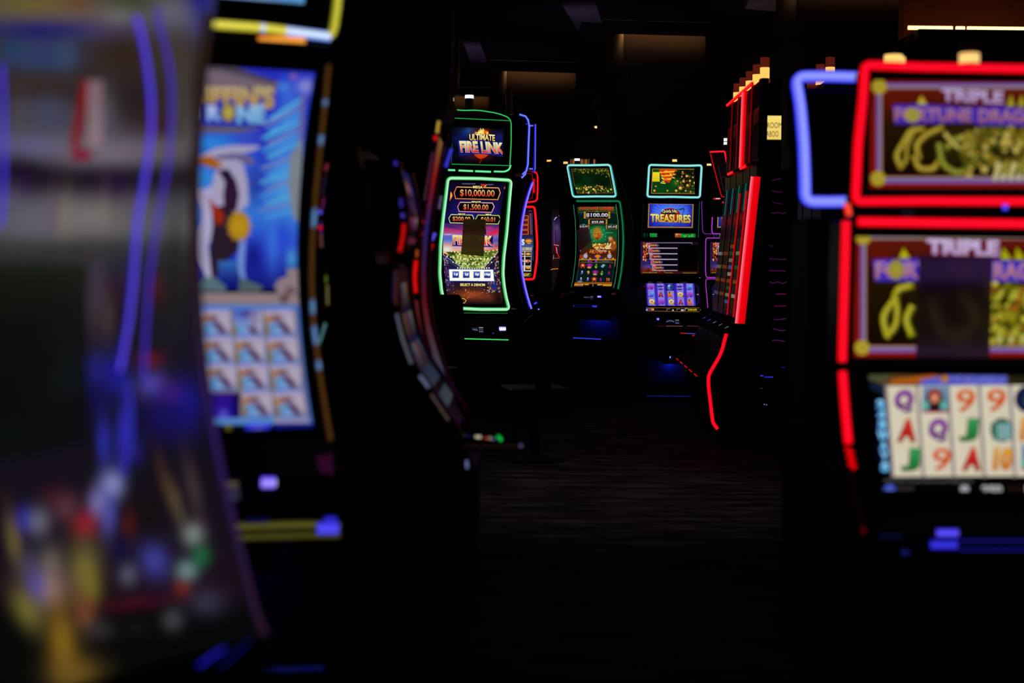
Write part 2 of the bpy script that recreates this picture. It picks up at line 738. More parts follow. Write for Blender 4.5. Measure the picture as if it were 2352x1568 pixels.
CEIL = 3.8
WALLM = mat('dark_wall', (60, 36, 32), .8, bump=(30, .2))
CEILM = mat('dark_ceiling', (12, 11, 13), .9)
PIERM = mat('pier_panel', (66, 48, 40), .7, bump=(25, .15))
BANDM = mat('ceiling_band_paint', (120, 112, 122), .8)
struct(box('floor', carpet_mat(), None, -9, 9, -3, 27, -.1, 0, 0))
struct(box('ceiling', CEILM, None, -9, 9, -3, 27, CEIL, CEIL + .1, 0))
struct(box('wall_back', WALLM, None, -9, 9, 27, 27.1, 0, CEIL, 0))
struct(box('wall_left', WALLM, None, -9.1, -9, -3, 27, 0, CEIL, 0))
struct(box('wall_right', WALLM, None, 9, 9.1, -3, 27, 0, CEIL, 0))
struct(box('wall_front', WALLM, None, -9, 9, -3.1, -3, 0, CEIL, 0))

# pale bands running along the ceiling beside the piers
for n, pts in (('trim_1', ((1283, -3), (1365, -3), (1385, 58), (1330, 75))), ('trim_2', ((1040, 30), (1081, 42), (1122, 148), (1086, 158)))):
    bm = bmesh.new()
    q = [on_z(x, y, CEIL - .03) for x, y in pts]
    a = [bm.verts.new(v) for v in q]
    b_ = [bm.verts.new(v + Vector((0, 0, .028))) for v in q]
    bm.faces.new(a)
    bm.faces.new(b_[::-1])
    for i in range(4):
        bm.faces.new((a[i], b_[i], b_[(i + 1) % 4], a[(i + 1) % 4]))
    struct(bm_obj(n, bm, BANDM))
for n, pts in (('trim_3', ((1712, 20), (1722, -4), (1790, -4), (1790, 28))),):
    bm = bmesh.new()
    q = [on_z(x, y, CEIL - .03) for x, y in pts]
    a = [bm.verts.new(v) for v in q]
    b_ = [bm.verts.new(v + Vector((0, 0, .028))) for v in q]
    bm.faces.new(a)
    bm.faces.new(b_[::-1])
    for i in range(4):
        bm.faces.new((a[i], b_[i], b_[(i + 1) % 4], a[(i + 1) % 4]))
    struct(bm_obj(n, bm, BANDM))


def pier(label, x0, x1, Y, yaw, depth, band=None):
    """square pier with a cornice light box under the ceiling"""
    X0, X1 = (x0 - HX) / FPX * Y, (x1 - HX) / FPX * Y
    w = X1 - X0
    o = bpy.data.objects.new('pier', None)
    COL.objects.link(o)
    o.location = ((X0 + X1) / 2, Y, 0)
    o.rotation_euler = (0, 0, math.radians(yaw))
    tag(o, label, 'pillar', 'piers of the gaming hall')
    h = w / 2
    box('shaft', PIERM, o, -h + .05, h - .05, .05, depth - .05, 0, CEIL - .002, .01)
    box('capital', PIERM, o, -h, h, 0, depth, CEIL - .42, CEIL - .003, .01)
    box('band', PIERM, o, -h, h, 0, depth, 3.12, 3.24, .01)
    box('base', MATTE, o, -h, h, 0, depth, 0, .2, .01)
    # cove lamps tucked above a drop board along the head of the shaft, front and left
    wl = mat('warm_led', (255, 200, 120), .5, 0, (255, 196, 120), 7.0)
    wh = mat('warm_spot_led', (255, 220, 150), .5, 0, (255, 210, 140), 60.0)
    box('drop_board', CEILM, o, -h - .5, h + .12, -.34, -.1, CEIL - .1, CEIL - .085, 0)
    box('drop_board', CEILM, o, -h - .34, -h - .1, -.098, depth, CEIL - .1, CEIL - .085, 0)
    box('drop_fascia', CEILM, o, -h - .5, h + .12, -.36, -.34, CEIL - .1, CEIL - .002, 0)
    box('drop_fascia', CEILM, o, -h - .36, -h - .34, -.098, depth, CEIL - .1, CEIL - .002, 0)
    box('cove_lamp', wl, o, -h - .05, h, -.15, -.12, CEIL - .03, CEIL - .01, 0)
    box('cove_lamp', wh, o, -h - .15, -h - .12, .03, .16, CEIL - .03, CEIL - .01, 0)
    return o


pier('square pier with lit head right of the tall green machine, nearer one', 1425, 1618, 14.9, 6, 2.0)
pier('square pier with lit head behind the green-framed machine', 1158, 1320, 18.0, 8, 1.6)
pier('far square pier whose lit head shows at the left above the green-framed machine', 985, 1120, 20.8, 8, 1.4)
pier('dark square pier behind the blue-framed and red-framed machines', 1822, 2096, 11.9, 2, .8)

# lit cove at the upper right
fas = struct(box('trim_4', mat('cove_wall', (170, 92, 36), .8), None, 2.9, 6.0, 10.6, 10.75, 3.05, CEIL - .002, 0))
led = struct(box('trim_5', CEILM, None, 2.9, 6.0, 10.2, 10.6, 2.98, 3.05, 0))
for i, (a, b_) in enumerate(((2086, 2188), (2196, 2216), (2222, 2420))):
    p, q = at(a, 35, 10.3), at(b_, 29, 10.3)
    t = glow_tube('cove_tube', None, [(p.x, 10.3, 3.075), (q.x, 10.3, 3.075)], .016, (255, 190, 110), (255, 232, 190), 1.6)
    tag(t, ('long warm light tube on the cove ledge, left of the short one', 'short warm light tube between the two long ones on the cove ledge',
            'longest warm light tube on the cove ledge at the right edge')[i], 'light tube', 'warm tubes of the lit cove')

# far end: downlights, a warm slatted screen and a sign
for px, py, s in ((1326, 302, 'left'), (1375, 293, 'right')):
    p = on_z(px, py, CEIL - .02)
    bm = bmesh.new()
    add_cyl(bm, (0, 0), .075, .075, 0, .018, 16)
    t = bm_obj('ceiling_downlight', bm, mat('downlight', (255, 220, 160), .4, 0, (255, 225, 170), 3.0))
    t.location = p
    tag(t, f'small round warm downlight in the far ceiling, {s} one of two', 'ceiling light', 'far downlights')
    bm = bmesh.new()
    bm2 = bmesh.new()
    for i in range(24):
        add_box(bm2, .072 * math.cos(TAU * i / 24) - .004, .072 * math.cos(TAU * i / 24) + .004, .072 * math.sin(TAU * i / 24) - .004, .072 * math.sin(TAU * i / 24) + .004, -.004, .02)
    bm.free()
    bm_obj('ring', bm2, DCHROME, t)

sl = bpy.data.objects.new('slatted_screen', None)
COL.objects.link(sl)
p0, p1 = at(1309, 379, 24), at(1392, 366, 24)
sl.location = (p0.x, 24, 0)
tag(sl, 'warmly lit slatted screen seen far behind the leaning green topper', 'screen wall')
box('panel', mat('amber_panel', (140, 90, 50), .7, 0, (150, 92, 48), .8), sl, 0, p1.x - p0.x, .05, .08, p0.z - .1, p1.z, 0)
for i in range(9):
    x = (p1.x - p0.x) * (i + .5) / 9
    box('slat', mat('brown_slat', (70, 46, 34), .6), sl, x - .012, x + .012, 0, .045, p0.z - .1, p1.z, 0)
box('rail', mat('brown_slat', (70, 46, 34), .6), sl, 0, p1.x - p0.x, .0, .05, p1.z, p1.z + .07, 0)
box('stand', MATTE, sl, 0, p1.x - p0.x, .0, .08, 0, p0.z - .1, 0)

sg = Machine('hanging_sign', 0, 19.0, 0, 'pale yellow lit sign with black capitals seen beside the dark pier', 'sign')
a, b_ = at(1762, 320, 19), at(1806, 266, 19)
sg.o.location = (0, 19, 0)
box('sign_case', MATTE, sg.o, a.x - .02, b_.x + .02, .012, .1, a.z - .02, b_.z + .08)
c = Canvas(100)
c.r(1755, 262, 1812, 322, (250, 222, 120), (236, 204, 104))
c.txt('ROOM', 1762, 281, 1796, 294, (46, 40, 10), bold=.0)
c.txt('ABOO', 1760, 301, 1788, 314, (46, 40, 10), bold=.0)
c.build(sg, 'sign_face', flat(0.01), (a.x, b_.x, a.z, b_.z))
for k in (a.x + .02, b_.x - .02):
    box('hanger', MATTE, sg.o, k - .006, k + .006, .04, .052, b_.z + .06, CEIL - .001, 0)
# ================================================================ green-framed machine
rnd = random.Random(5)
FLM = Machine('slot_machine', -.311, 10.9, 29.2, 'tall slot machine with green light frame, flame title and dollar jackpots on curved screen')
dF = quad3((1.972, -.112), (1.313, 0), (.982, -.108))
lower_body(FLM, .6, .96, -.11, -.33, .80, .36)
head(FLM, 'display_head', dF, .95, 2.0, -.3, .3, .16)
dp = pw([(.96, -.12), (.80, -.33)])
c = Canvas(4).tr(1000, 380, 200 / 1568)
c.soft(120, 280, 1280, 1060, 12, 20, [(300, (9, 5, 26)), (420, (14, 9, 44)), (620, (20, 12, 66)), (860, (30, 22, 120)), (1060, (22, 14, 74))],
       [(200, 700, 120, 400, (10, 6, 40), .8), (1230, 700, 130, 400, (12, 8, 46), .8)])
# evening sky
c.soft(130, 1040, 1240, 1620, 36, 26, [(1040, (58, 30, 90)), (1150, (150, 44, 110)), (1230, (170, 90, 150)), (1330, (90, 110, 190)), (1450, (206, 160, 180)), (1560, (240, 170, 130)), (1620, (250, 150, 60))],
       [(300, 1110, 160, 26, (40, 40, 120), .9, .2), (330, 1170, 200, 22, (210, 40, 100), .8, .12), (1050, 1210, 200, 40, (225, 20, 60), .9, -.35),
        (1080, 1090, 150, 30, (60, 40, 120), .9, -.3), (960, 1130, 80, 30, (200, 60, 130), .7, -.2), (1100, 1350, 160, 40, (90, 60, 150), .8, -.3),
        (230, 1300, 120, 50, (70, 100, 200), .9), (1110, 1440, 120, 40, (130, 50, 90), .8, -.2), (220, 1240, 100, 10, (225, 170, 220), .9),
        (210, 1440, 130, 30, (240, 110, 60), .7), (1080, 1520, 200, 30, (235, 60, 30), .8, -.15), (200, 1500, 90, 60, (215, 235, 235), .9)])


def jackpot(x0, y0, x1, y1, name, nb, val, vb, e1, e2, ch=45, lw=12, sl=.022):
    dy = (x1 - x0) * sl / 2
    P = [(x0 + ch, y0 - dy), (x1 - ch * .7, y0 + dy), (x1, (y0 + y1) / 2 - 10), (x1 - ch, y1 + dy), (x0 + ch * .6, y1 - dy), (x0, (y0 + y1) / 2 - 10)]
    c.p(P, (5, 3, 8))
    c.line(P, lw + 7, mix(e2, (20, 5, 20), .55), True)
    c.line(P, lw, e1, True, e2)
    c.r(nb[0] - 8, nb[1] - 4, nb[2] + 8, nb[3] + 4, (12, 8, 30))
    c.txt(name, *nb, (255, 250, 190), (255, 214, 80), .03, out=((40, 10, 20), .05), slope=sl)
    x, y, xx, yy = vb
    c.txt(val, x, y, xx, yy, (232, 214, 130), (214, 26, 8), .012, out=((90, 8, 4), .03), slope=sl, lean=0)
    for q in range(3):
        pass


jackpot(335, 395, 1165, 605, 'MEGA', (675, 366, 850, 414), '$10,000.00', (440, 436, 1062, 574), (255, 214, 120), (240, 110, 30))
jackpot(397, 668, 1055, 835, 'MAJOR', (652, 640, 822, 680), '$1,500.00', (500, 700, 950, 812), (240, 220, 190), (220, 120, 170))
jackpot(238, 888, 688, 1036, 'MINOR', (405, 862, 540, 896), '$200.00', (305, 920, 625, 1010), (230, 250, 190), (190, 225, 160), 40, 10)
jackpot(722, 896, 1165, 1048, 'MINI', (900, 868, 1002, 904), '$60.01', (815, 928, 1070, 1024), (240, 240, 60), (190, 235, 60), 40, 10)
c.txt('THE GAMES AND TICKETS', 474, 324, 712, 338, (170, 170, 180), bold=0)
c.txt('COMES OUT', 915, 336, 1040, 352, (170, 170, 180), bold=0)
c.p([(800, 330), (915, 340), (880, 385), (830, 362)], (200, 40, 14))
c.p([(915, 340), (905, 378), (862, 384), (885, 368)], (255, 200, 60))
c.p([(265, 470), (290, 490), (306, 545), (285, 590), (250, 640), (262, 560)], (240, 120, 20))
c.p([(272, 490), (284, 540), (262, 600)], (255, 220, 90))
c.p([(1225, 400), (1262, 365), (1246, 445)], (190, 90, 20))
# game logo with its ends showing beside the note
c.p([(285, 1245), (1035, 1268), (1032, 1468), (300, 1448), (312, 1290)], (22, 14, 74))
c.line([(285, 1245), (1035, 1268), (1032, 1468), (300, 1448)], 9, (96, 84, 190))
c.txt('FIRE LINK', 312, 1262, 1030, 1432, (255, 232, 110), (214, 28, 14), .035, out=((214, 232, 255), .03), slope=.03, lean=-.12)
c.p([(838, 1130), (905, 1130), (912, 1245), (838, 1240)], (24, 14, 50))
for k, t in enumerate('54'):
    c.txt(t, 862, 1132 + k * 50, 890, 1168 + k * 50, (250, 240, 200))
# foreground in the lower crop
c.tr(960, 560, 300 / 1568)
c.p([(308, 110), (345, 130), (520, 290), (305, 300)], (26, 28, 60))
c.p([(962, 90), (900, 180), (780, 290), (975, 300)], (30, 24, 50))
c.soft(345, 85, 960, 290, 30, 14, [(85, (96, 120, 40)), (180, (120, 140, 50)), (290, (150, 170, 90))],
       [(410, 110, 60, 40, (34, 44, 18), .9), (830, 110, 90, 40, (70, 90, 20), .8), (610, 130, 90, 30, (250, 170, 60), .8), (640, 230, 60, 60, (60, 80, 24), .8),
        (540, 200, 40, 40, (170, 190, 110), .7), (740, 200, 50, 40, (180, 190, 90), .7), (900, 160, 50, 40, (60, 50, 30), .8)], quadpts=[(330, 95), (965, 75), (790, 292), (515, 288)])
c.scatter(rnd, 240, 350, 90, 930, 285, 6, 17, [(150, 180, 80), (80, 110, 30), (40, 60, 20), (200, 210, 120), (120, 140, 50), (230, 220, 130), (60, 84, 30)],
          inside=lambda x, y: abs(x - 650) < 300 - (y - 85) * .85 and y > 105 - 25 * math.cos((x - 640) / 130))
c.line([(308, 135), (525, 292)], 8, (130, 140, 190))
c.line([(305, 165), (500, 300)], 6, (70, 80, 140))
c.line([(955, 95), (775, 292)], 9, (190, 180, 170))
c.line([(965, 150), (800, 296)], 6, (110, 90, 110))
c.soft(295, 290, 1010, 730, 24, 22, [(290, (34, 26, 54)), (450, (26, 20, 50)), (560, (60, 26, 22)), (640, (110, 46, 26)), (700, (44, 20, 16)), (730, (12, 8, 8))],
       [(330, 430, 40, 120, (20, 20, 50), .8), (640, 600, 130, 36, (180, 80, 36), .8), (330, 650, 60, 80, (14, 10, 16), .9), (960, 650, 60, 90, (10, 8, 10), .9)])
c.scatter(rnd, 420, 300, 150, 430, 560, 4, 11, [(120, 30, 40), (60, 60, 130), (150, 150, 180), (20, 16, 40), (90, 40, 70), (40, 40, 90), (14, 10, 24)], inside=lambda x, y: x < 345 + (y - 150) * .12 + (90 if y > 450 else 0))
c.scatter(rnd, 420, 830, 150, 985, 580, 4, 11, [(120, 30, 40), (60, 60, 130), (150, 150, 180), (20, 16, 40), (90, 40, 30), (190, 170, 90), (14, 10, 24)], inside=lambda x, y: x > 930 - (y - 150) * .1 - (90 if y > 450 else 0))
for k in range(9):
    c.line([(640 + (k - 4) * 24, 520), (640 + (k - 4) * 74, 700)], 3, (150, 80, 44), col2=(60, 26, 16))
c.scatter(rnd, 40, 420, 540, 880, 660, 2, 5, [(230, 140, 70), (250, 190, 120)])
for (xa, ya, xb, yb, sag, n) in ((345, 148, 915, 155, 32, 15), (415, 218, 875, 220, 26, 13), (470, 288, 845, 288, 8, 14), (320, 70, 470, 100, 6, 5), (805, 92, 940, 72, 2, 4)):
    for i in range(n):
        t = i / (n - 1)
        c.ell(xa + (xb - xa) * t, ya + (yb - ya) * t + sag * (1 - (2 * t - 1) ** 2), 8.5, 8.5, (255, 255, 238), (235, 235, 170), 8)
c.p([(356, 298), (902, 300), (912, 456), (366, 450)], (48, 40, 150))
c.p([(364, 305), (893, 309), (905, 446), (374, 441)], (250, 255, 240))
for k, t in enumerate(('1¢', '2¢', '5¢', '10¢')):
    x = 405 + k * 126
    c.r(x, 327 + k, x + 80, 408 + k, (110, 116, 140))
    c.r(x + 6, 333 + k, x + 74, 402 + k, (70, 100, 200), (24, 32, 130))
    c.r(x + 6, 345 + k, x + 74, 360 + k, (90, 120, 220))
    c.txt(t, x + (22 if k < 3 else 8), 346 + k, x + (66 if k < 3 else 74), 384 + k, (255, 255, 255), bold=.04)
    if k:
        c.txt('FOR THE GAME', x + 10, 420 + k, x + 74, 427 + k, (150, 150, 150), bold=0)
        c.txt('SET MORE', x + 18, 432 + k, x + 66, 438 + k, (150, 150, 150), bold=0)
c.txt('SELECT A DENOM', 497, 474, 795, 506, (255, 250, 170), (240, 214, 90), .03, out=((30, 20, 10), .05), slope=.005)
c.p([(868, 470), (930, 480), (934, 545), (880, 540)], (26, 46, 120))
c.line([(470, 655), (545, 655), (570, 680), (550, 708), (508, 708)], 7, (214, 186, 96))
c.line([(497, 672), (502, 698)], 8, (240, 240, 240))
c.txt('MALFUNCTION VOIDS ALL PAYS AND PLAYS', 680, 683, 875, 690, (70, 60, 60), bold=0)
FLs = c.build(FLM, 'main_screen', dF, (-.238, .238, 1.02, 1.95), back=(2, 2, 3))
G1, G2 = (6, 150, 46), (196, 255, 214)
GL = [(1022, 706), (1012, 668), (1008, 628), (1010, 560), (1016, 500), (1022, 452), (1027, 409), (1100, 410), (1172, 414), (1168, 460), (1162, 533), (1155, 590), (1153, 628), (1155.5, 655), (1160, 682), (1167.5, 710), (1100, 710)]
strip(FLM, 'glow_strip', dF, GL, 8.5, G1, G2, 1.0, 9, True, off=.012, step=8)
strip(FLM, 'accent_strip', dp, [(1064, 718.5), (1164, 719)], 1.8, (4, 90, 30), (40, 130, 66), .8)
strip(FLM, 'deck_light', flat(-.335), [(1046, 777), (1166, 780)], 2.6, (10, 170, 60), (90, 235, 120), 1.0)
pill(FLM, 'spin_button', dp, 1153, 755, 25, 11, (90, 70, 255), (255, 255, 255), 1.2)
c = Canvas(100).tr(960, 560, 300 / 1568)
c.r(620, 1005, 715, 1050, (30, 40, 60), (12, 14, 30))
c.line([(622, 1036), (668, 1026), (714, 1036)], 6, (130, 140, 150))
c.p([(725, 995), (778, 1000), (786, 1068), (735, 1062)], (28, 24, 40))
for k in range(3):
    c.r(728, 1000 + k * 24, 780, 1008 + k * 24, ((170, 170, 130), (70, 60, 120), (110, 110, 120))[k])
c.ell(900, 1072, 12, 9, (80, 80, 255), (20, 20, 190))
c.build(FLM, 'deck_display', dp, (-.13, .16, .81, .9), off=.004)
# topper
dT = pw([(2.5, -.02), (1.98, .02)])
top = head(FLM, 'topper', pw([(2.5, -.008), (1.98, .03)]), 2.0, 2.46, -.265, .28, .22, bevel=.03)
box('topper_neck', BLACK, FLM.o, -.15, .15, .03, .2, 1.96, 2.02)
c = Canvas(100).tr(960, 180, 300 / 1568)
c.soft(400, 520, 1090, 1030, 30, 22, [(520, (4, 3, 6)), (700, (8, 8, 30)), (900, (6, 6, 20)), (1030, (3, 2, 4))],
       [(600, 650, 110, 70, (24, 56, 140), .8), (500, 740, 80, 60, (14, 24, 100), .7), (970, 710, 70, 60, (24, 34, 120), .8), (610, 620, 40, 30, (40, 100, 180), .5),
        (590, 930, 90, 40, (16, 30, 90), .7), (760, 640, 120, 60, (120, 40, 10), .6), (745, 930, 130, 50, (120, 20, 8), .7)])
c.p([(868, 510), (838, 600), (850, 660), (812, 640), (835, 570), (840, 510)], (120, 8, 4))
c.ell(750, 800, 105, 165, (130, 20, 8), (190, 60, 10))
c.p([(655, 900), (845, 915), (800, 950), (750, 965), (700, 945)], (200, 60, 16))
c.line([(760, 960), (738, 1020)], 12, (150, 10, 4))
for k in range(34):
    x = 665 + rnd.random() * 190
    h = (1 - abs(x - 760) / 105) * 95 * rnd.uniform(.4, 1) + 10
    c.p([(x - 11, 672), (x + 11, 672), (x + rnd.uniform(-8, 14), 672 - h)], rnd.choice([(255, 200, 60), (240, 120, 20), (255, 236, 120), (220, 70, 10)]))
c.p([(602, 662), (905, 690), (924, 765), (596, 750)], (20, 8, 16))
c.txt('ULTIMATE', 612, 674, 918, 750, (255, 250, 190), (214, 176, 80), .03, out=((50, 10, 10), .05), slope=.03, arch=6)
c.p([(468, 752), (760, 740), (1050, 785), (1034, 945), (750, 905), (490, 925)], (30, 22, 120))
c.p([(498, 770), (760, 755), (1036, 800), (1026, 925), (750, 890), (492, 905)], (16, 10, 60))
c.txt('FIRE LINK', 500, 764, 1024, 900, (255, 244, 150), (206, 26, 20), .04, out=((120, 190, 255), .025), slope=.045, lean=-.15, arch=6)
c.build(FLM, 'topper_screen', dT, (-.25, .262, 2.025, 2.37), parent=top, off=.006, back=(2, 2, 3))
dT2 = pw([(2.5, -.03), (1.98, .01)])
q0 = strip(FLM, 'glow_strip', dT2, [(1048, 252.5), (1062, 254), (1094, 253), (1140, 260), (1172, 272), (1172, 330), (1169, 379.5)], 3.4, (4, 90, 30), (70, 225, 110), .9, 14, parent=top)
for k, (a, b_) in enumerate((((1042, 271.5), (1171, 277.5)), ((1036, 377), (1169, 380.5)))):
    strip(FLM, 'glow_strip', dT2, [a, b_], 2.4, (4, 90, 30), (46, 190, 80), .8, parent=top)
strip(FLM, 'glow_strip', dT2, [(1036, 377), (1035, 355), (1037, 330)], 1.6, (2, 50, 20), (20, 110, 50), .7, parent=top)
for pts in ([(1028, 390.5), (1043, 391)], [(1052, 391.6), (1084, 393)], [(1090, 393.2), (1125, 394.6)], [(1133, 393.8), (1158, 394.4), (1168, 389), (1171, 379)]):
    strip(FLM, 'lower_light', dT2, pts, 5.2 if pts[0][0] < 1130 else 4.6, (20, 170, 80), (140, 255, 190), .95, 6, parent=top)
tower(FLM, 1077.5, 256, [(226.5, 218.5, (255, 255, 255), (214, 210, 255))], 20, 208, .1)


# ---------------------------------------------------------------- notes taped on screens
def paper(m, d, quad, label, col=(120, 96, 70), off=.03, n=16, group=None):
    nm = 'note_%d_%d_%d' % col
    if nm not in MATS:
        mt = bpy.data.materials.new('taped_paper')
        mt.use_nodes = True
        nt = mt.node_tree
        nt.nodes.clear()
        o_ = nt.nodes.new('ShaderNodeOutputMaterial')
        ad = nt.nodes.new('ShaderNodeAddShader')
        tr_ = nt.nodes.new('ShaderNodeBsdfTranslucent')
        df = nt.nodes.new('ShaderNodeBsdfDiffuse')
        tc = nt.nodes.new('ShaderNodeTexCoord')
        wv = nt.nodes.new('ShaderNodeTexWave')
        wv.bands_direction = 'Z'
        wv.inputs['Scale'].default_value = 26
        wv.inputs['Distortion'].default_value = 1.5
        wv.inputs['Detail'].default_value = 3
        rp = nt.nodes.new('ShaderNodeValToRGB')
        rp.color_ramp.elements[0].position = .1
        rp.color_ramp.elements[0].color = (*[v * .82 for v in rgb(col)], 1)
        rp.color_ramp.elements[1].position = .35
        rp.color_ramp.elements[1].color = (*rgb(col), 1)
        nt.links.new(tc.outputs['Object'], wv.inputs['Vector'])
        nt.links.new(wv.outputs['Fac'], rp.inputs['Fac'])
        nt.links.new(rp.outputs['Color'], tr_.inputs['Color'])
        nt.links.new(rp.outputs['Color'], df.inputs['Color'])
        nt.links.new(tr_.outputs[0], ad.inputs[0])
        nt.links.new(df.outputs[0], ad.inputs[1])
        nt.links.new(ad.outputs[0], o_.inputs['Surface'])
        MATS[nm] = mt
    A, B, C_, D = quad
    bm = bmesh.new()
    rows = []
    for j in range(n + 1):
        t = j / n
        L = (A[0] + (D[0] - A[0]) * t, A[1] + (D[1] - A[1]) * t)
        R = (B[0] + (C_[0] - B[0]) * t, B[1] + (C_[1] - B[1]) * t)
        xs, ys, zs = m.hit([L[0], R[0]], [L[1], R[1]], d)
        rows.append([bm.verts.new((xs[0], ys[0] - off, zs[0])), bm.verts.new((xs[1], ys[1] - off, zs[1])),
                     bm.verts.new((xs[1], ys[1] - off + .0006, zs[1])), bm.verts.new((xs[0], ys[0] - off + .0006, zs[0]))])
    for a, b2 in zip(rows, rows[1:]):
        for k in range(4):
            bm.faces.new((a[k], a[(k + 1) % 4], b2[(k + 1) % 4], b2[k]))
    bm.faces.new(rows[0])
    bm.faces.new(rows[-1][::-1])
    o = bm_obj('paper_note', bm, MATS[nm])
    o.location = m.o.location
    o.rotation_euler = m.o.rotation_euler
    tag(o, label, 'notice')
    return o


paper(FLM, dF, [(1060.6, 503), (1111.8, 503.7), (1106.4, 588.5), (1054.7, 584)], 'brown paper note taped over the middle of the green-framed machine screen', (138, 138, 104))
# ================================================================ blue-edged machine, seen almost from its side
def side_machine_local(m):
    """canvas helper: draw straight in the machine's own x and -z"""
    class L:
        o, Y = m.o, m.Y

        @staticmethod
        def hit(px, py, d):
            px, py = np.asarray(px, float), np.asarray(py, float)
            return px, d(-py), -py
    return L


BM = Machine('slot_machine', .055, 11.76, 90.5, 'slot machine with violet-blue edge light turned away right of the green-framed one')
dB = quad3((1.97, -.085), (1.40, 0), (.97, -.09))
lower_body(BM, .54, .95, -.10, -.2, .80, .34)
head(BM, 'display_head', dB, .94, 1.99, -.265, .265, .1)
x, y, z = [], [], []
V1, V2 = (40, 20, 225), (150, 140, 255)
edge = [(float(dB(zz)), zz) for zz in np.linspace(1.98, .965, 24)]
glow_tube('glow_strip', BM.o, [(-.275, y_ - .012, z_) for y_, z_ in edge], .0105, V1, V2, 1.0, front=(-1, -.3, 0))
glow_tube('glow_strip', BM.o, [(.275, y_ - .012, z_) for y_, z_ in edge], .0105, V1, V2, 1.0, front=(-1, -.3, 0))
glow_tube('glow_strip', BM.o, [(-.275 + .55 * k / 6, edge[0][0] - .012, 1.985) for k in range(7)], .0105, V1, V2, .8)
bm = bmesh.new()
add_tube(bm, [(-.272, y_ + .05 + .02 * math.sin(3 * z_), z_) for y_, z_ in edge[1:]], .012)
bm_obj('side_trim', bm, DCHROME, BM.o, smooth=True)
c = Canvas(.05)
L = side_machine_local(BM)
c.q([(-.24, -1.93), (.24, -1.93), (.24, -1.0), (-.24, -1.0)], [(24, 18, 90), (24, 18, 90), (60, 30, 40), (60, 30, 40)])
for k in range(4):
    c.r(-.2, -1.9 + k * .13, .2, -1.82 + k * .13, (70, 60, 140), (20, 14, 60))
for k in range(5):
    for j in range(3):
        c.r(-.21 + .085 * k, -1.3 + .095 * j, -.135 + .085 * k, -1.215 + .095 * j, ((200, 60, 40), (60, 90, 220), (230, 200, 90))[(k + j) % 3], (50, 30, 70))
c.build(L, 'main_screen', dB, (-.24, .24, 1.0, 1.93), off=.004)
bt = head(BM, 'topper', pw([(2.53, -.05), (2.04, -.05)]), 2.06, 2.52, -.25, .25, .2, bevel=.03)
box('topper_neck', BLACK, BM.o, -.12, .12, .03, .15, 1.96, 2.05)
pe = [(-.02, 2.05), (-.05, 2.08), (-.062, 2.13), (-.066, 2.3), (-.07, 2.44), (-.06, 2.49), (-.04, 2.52), (.01, 2.535)]
glow_tube('glow_strip', bt, [(-.256, a, b) for a, b in pe], .0095, (30, 30, 235), (130, 160, 255), .9, front=(-1, -.3, 0))
glow_tube('glow_strip', bt, [(.256, a, b) for a, b in pe], .0095, (30, 30, 235), (130, 160, 255), .9, front=(-1, -.3, 0))
fr = box('screen_frame', BLACK, bt, -.2, .2, -.115, -.045, 2.1, 2.46)
glow_tube('glow_strip', bt, [(-.2, -.12, 2.1), (-.2, -.12, 2.46), (.2, -.12, 2.46), (.2, -.12, 2.1), (-.2, -.12, 2.1)], .008, (30, 30, 235), (140, 140, 255), .9, front=(-.6, -.8, 0), closed=True)
c = Canvas(1)
c.r(-.19, -2.45, .19, -2.11, (30, 20, 90), (16, 10, 60))
c.txt('BONUS', -.14, -2.3, .14, -2.2, (220, 200, 90), (180, 60, 30))
c.build(L, 'topper_screen', flat(-.116), (-.19, .19, 2.11, 2.45), parent=bt, off=.002)
for zz in (2.1, 2.45):
    glow_tube('edge_light_or_glint', bt, [(-.205, -.075, zz), (-.205, -.105, zz)], .007, (30, 30, 235), (140, 140, 255), .9, front=(-1, 0, 0))
bm = bmesh.new()
for k in range(22):
    add_box(bm, -.2035, -.2, -.086, -.08, 2.14 + k * .013, 2.146 + k * .013)
bm_obj('vent', bm, DCHROME, bt)
tower(BM, 1169, 262, [], 15, 215, .1)

# ================================================================ red-framed machine behind it
RM = Machine('slot_machine', .0, 13.5, -8, 'red-lit slot machine half hidden behind the blue-edged machine')
dR = pw([(2.4, -.02), (1.88, .02), (1.84, .0), (1.45, .03), (1.12, -.0)])
lower_body(RM, .6, 1.05, .02, -.3, .92, .4)
head(RM, 'display_head', dR, 1.04, 1.87, -.29, .27, .2)
tp = head(RM, 'topper', pw([(2.4, -.01), (1.86, .02)]), 1.87, 2.2, -.27, .27, .2, bevel=.03)
RED1, RED2 = (215, 0, 8), (255, 30, 40)
strip(RM, 'glow_strip', dR, [(1180, 475), (1228, 475), (1231, 500), (1234.5, 560), (1233, 600), (1227, 641), (1180, 641)], 5.5, RED1, RED2, 1.1, 6, False, step=7)
strip(RM, 'glow_strip', dR, [(1180, 389), (1216, 391), (1235, 397), (1235.5, 430), (1234, 462), (1213, 464.5), (1180, 464.5)], 4.4, RED1, RED2, 1.0, 8, False, parent=tp, step=6)
strip(RM, 'inner_light', dR, [(1207, 398), (1223, 399), (1224, 455), (1213, 457)], 1.6, (120, 0, 4), (190, 8, 14), .8, 4, False, parent=tp)
strip(RM, 'side_light', dR, [(1226.8, 411), (1226.5, 443)], 5.4, (190, 0, 6), (235, 20, 24), .9, 1, parent=tp)
c = Canvas(4).tr(1160, 360, 160 / 738)
c.r(60, 555, 295, 830, (30, 10, 40), (60, 20, 40))
for k in range(4):
    c.r(130, 620 + k * 52, 250, 668 + k * 52, (200, 100, 30))
    c.r(138, 627 + k * 52, 242, 661 + k * 52, (70, 10, 26), (110, 14, 50))
c.txt('YOU WIN', 250, 560, 284, 575, (190, 200, 200), bold=0)
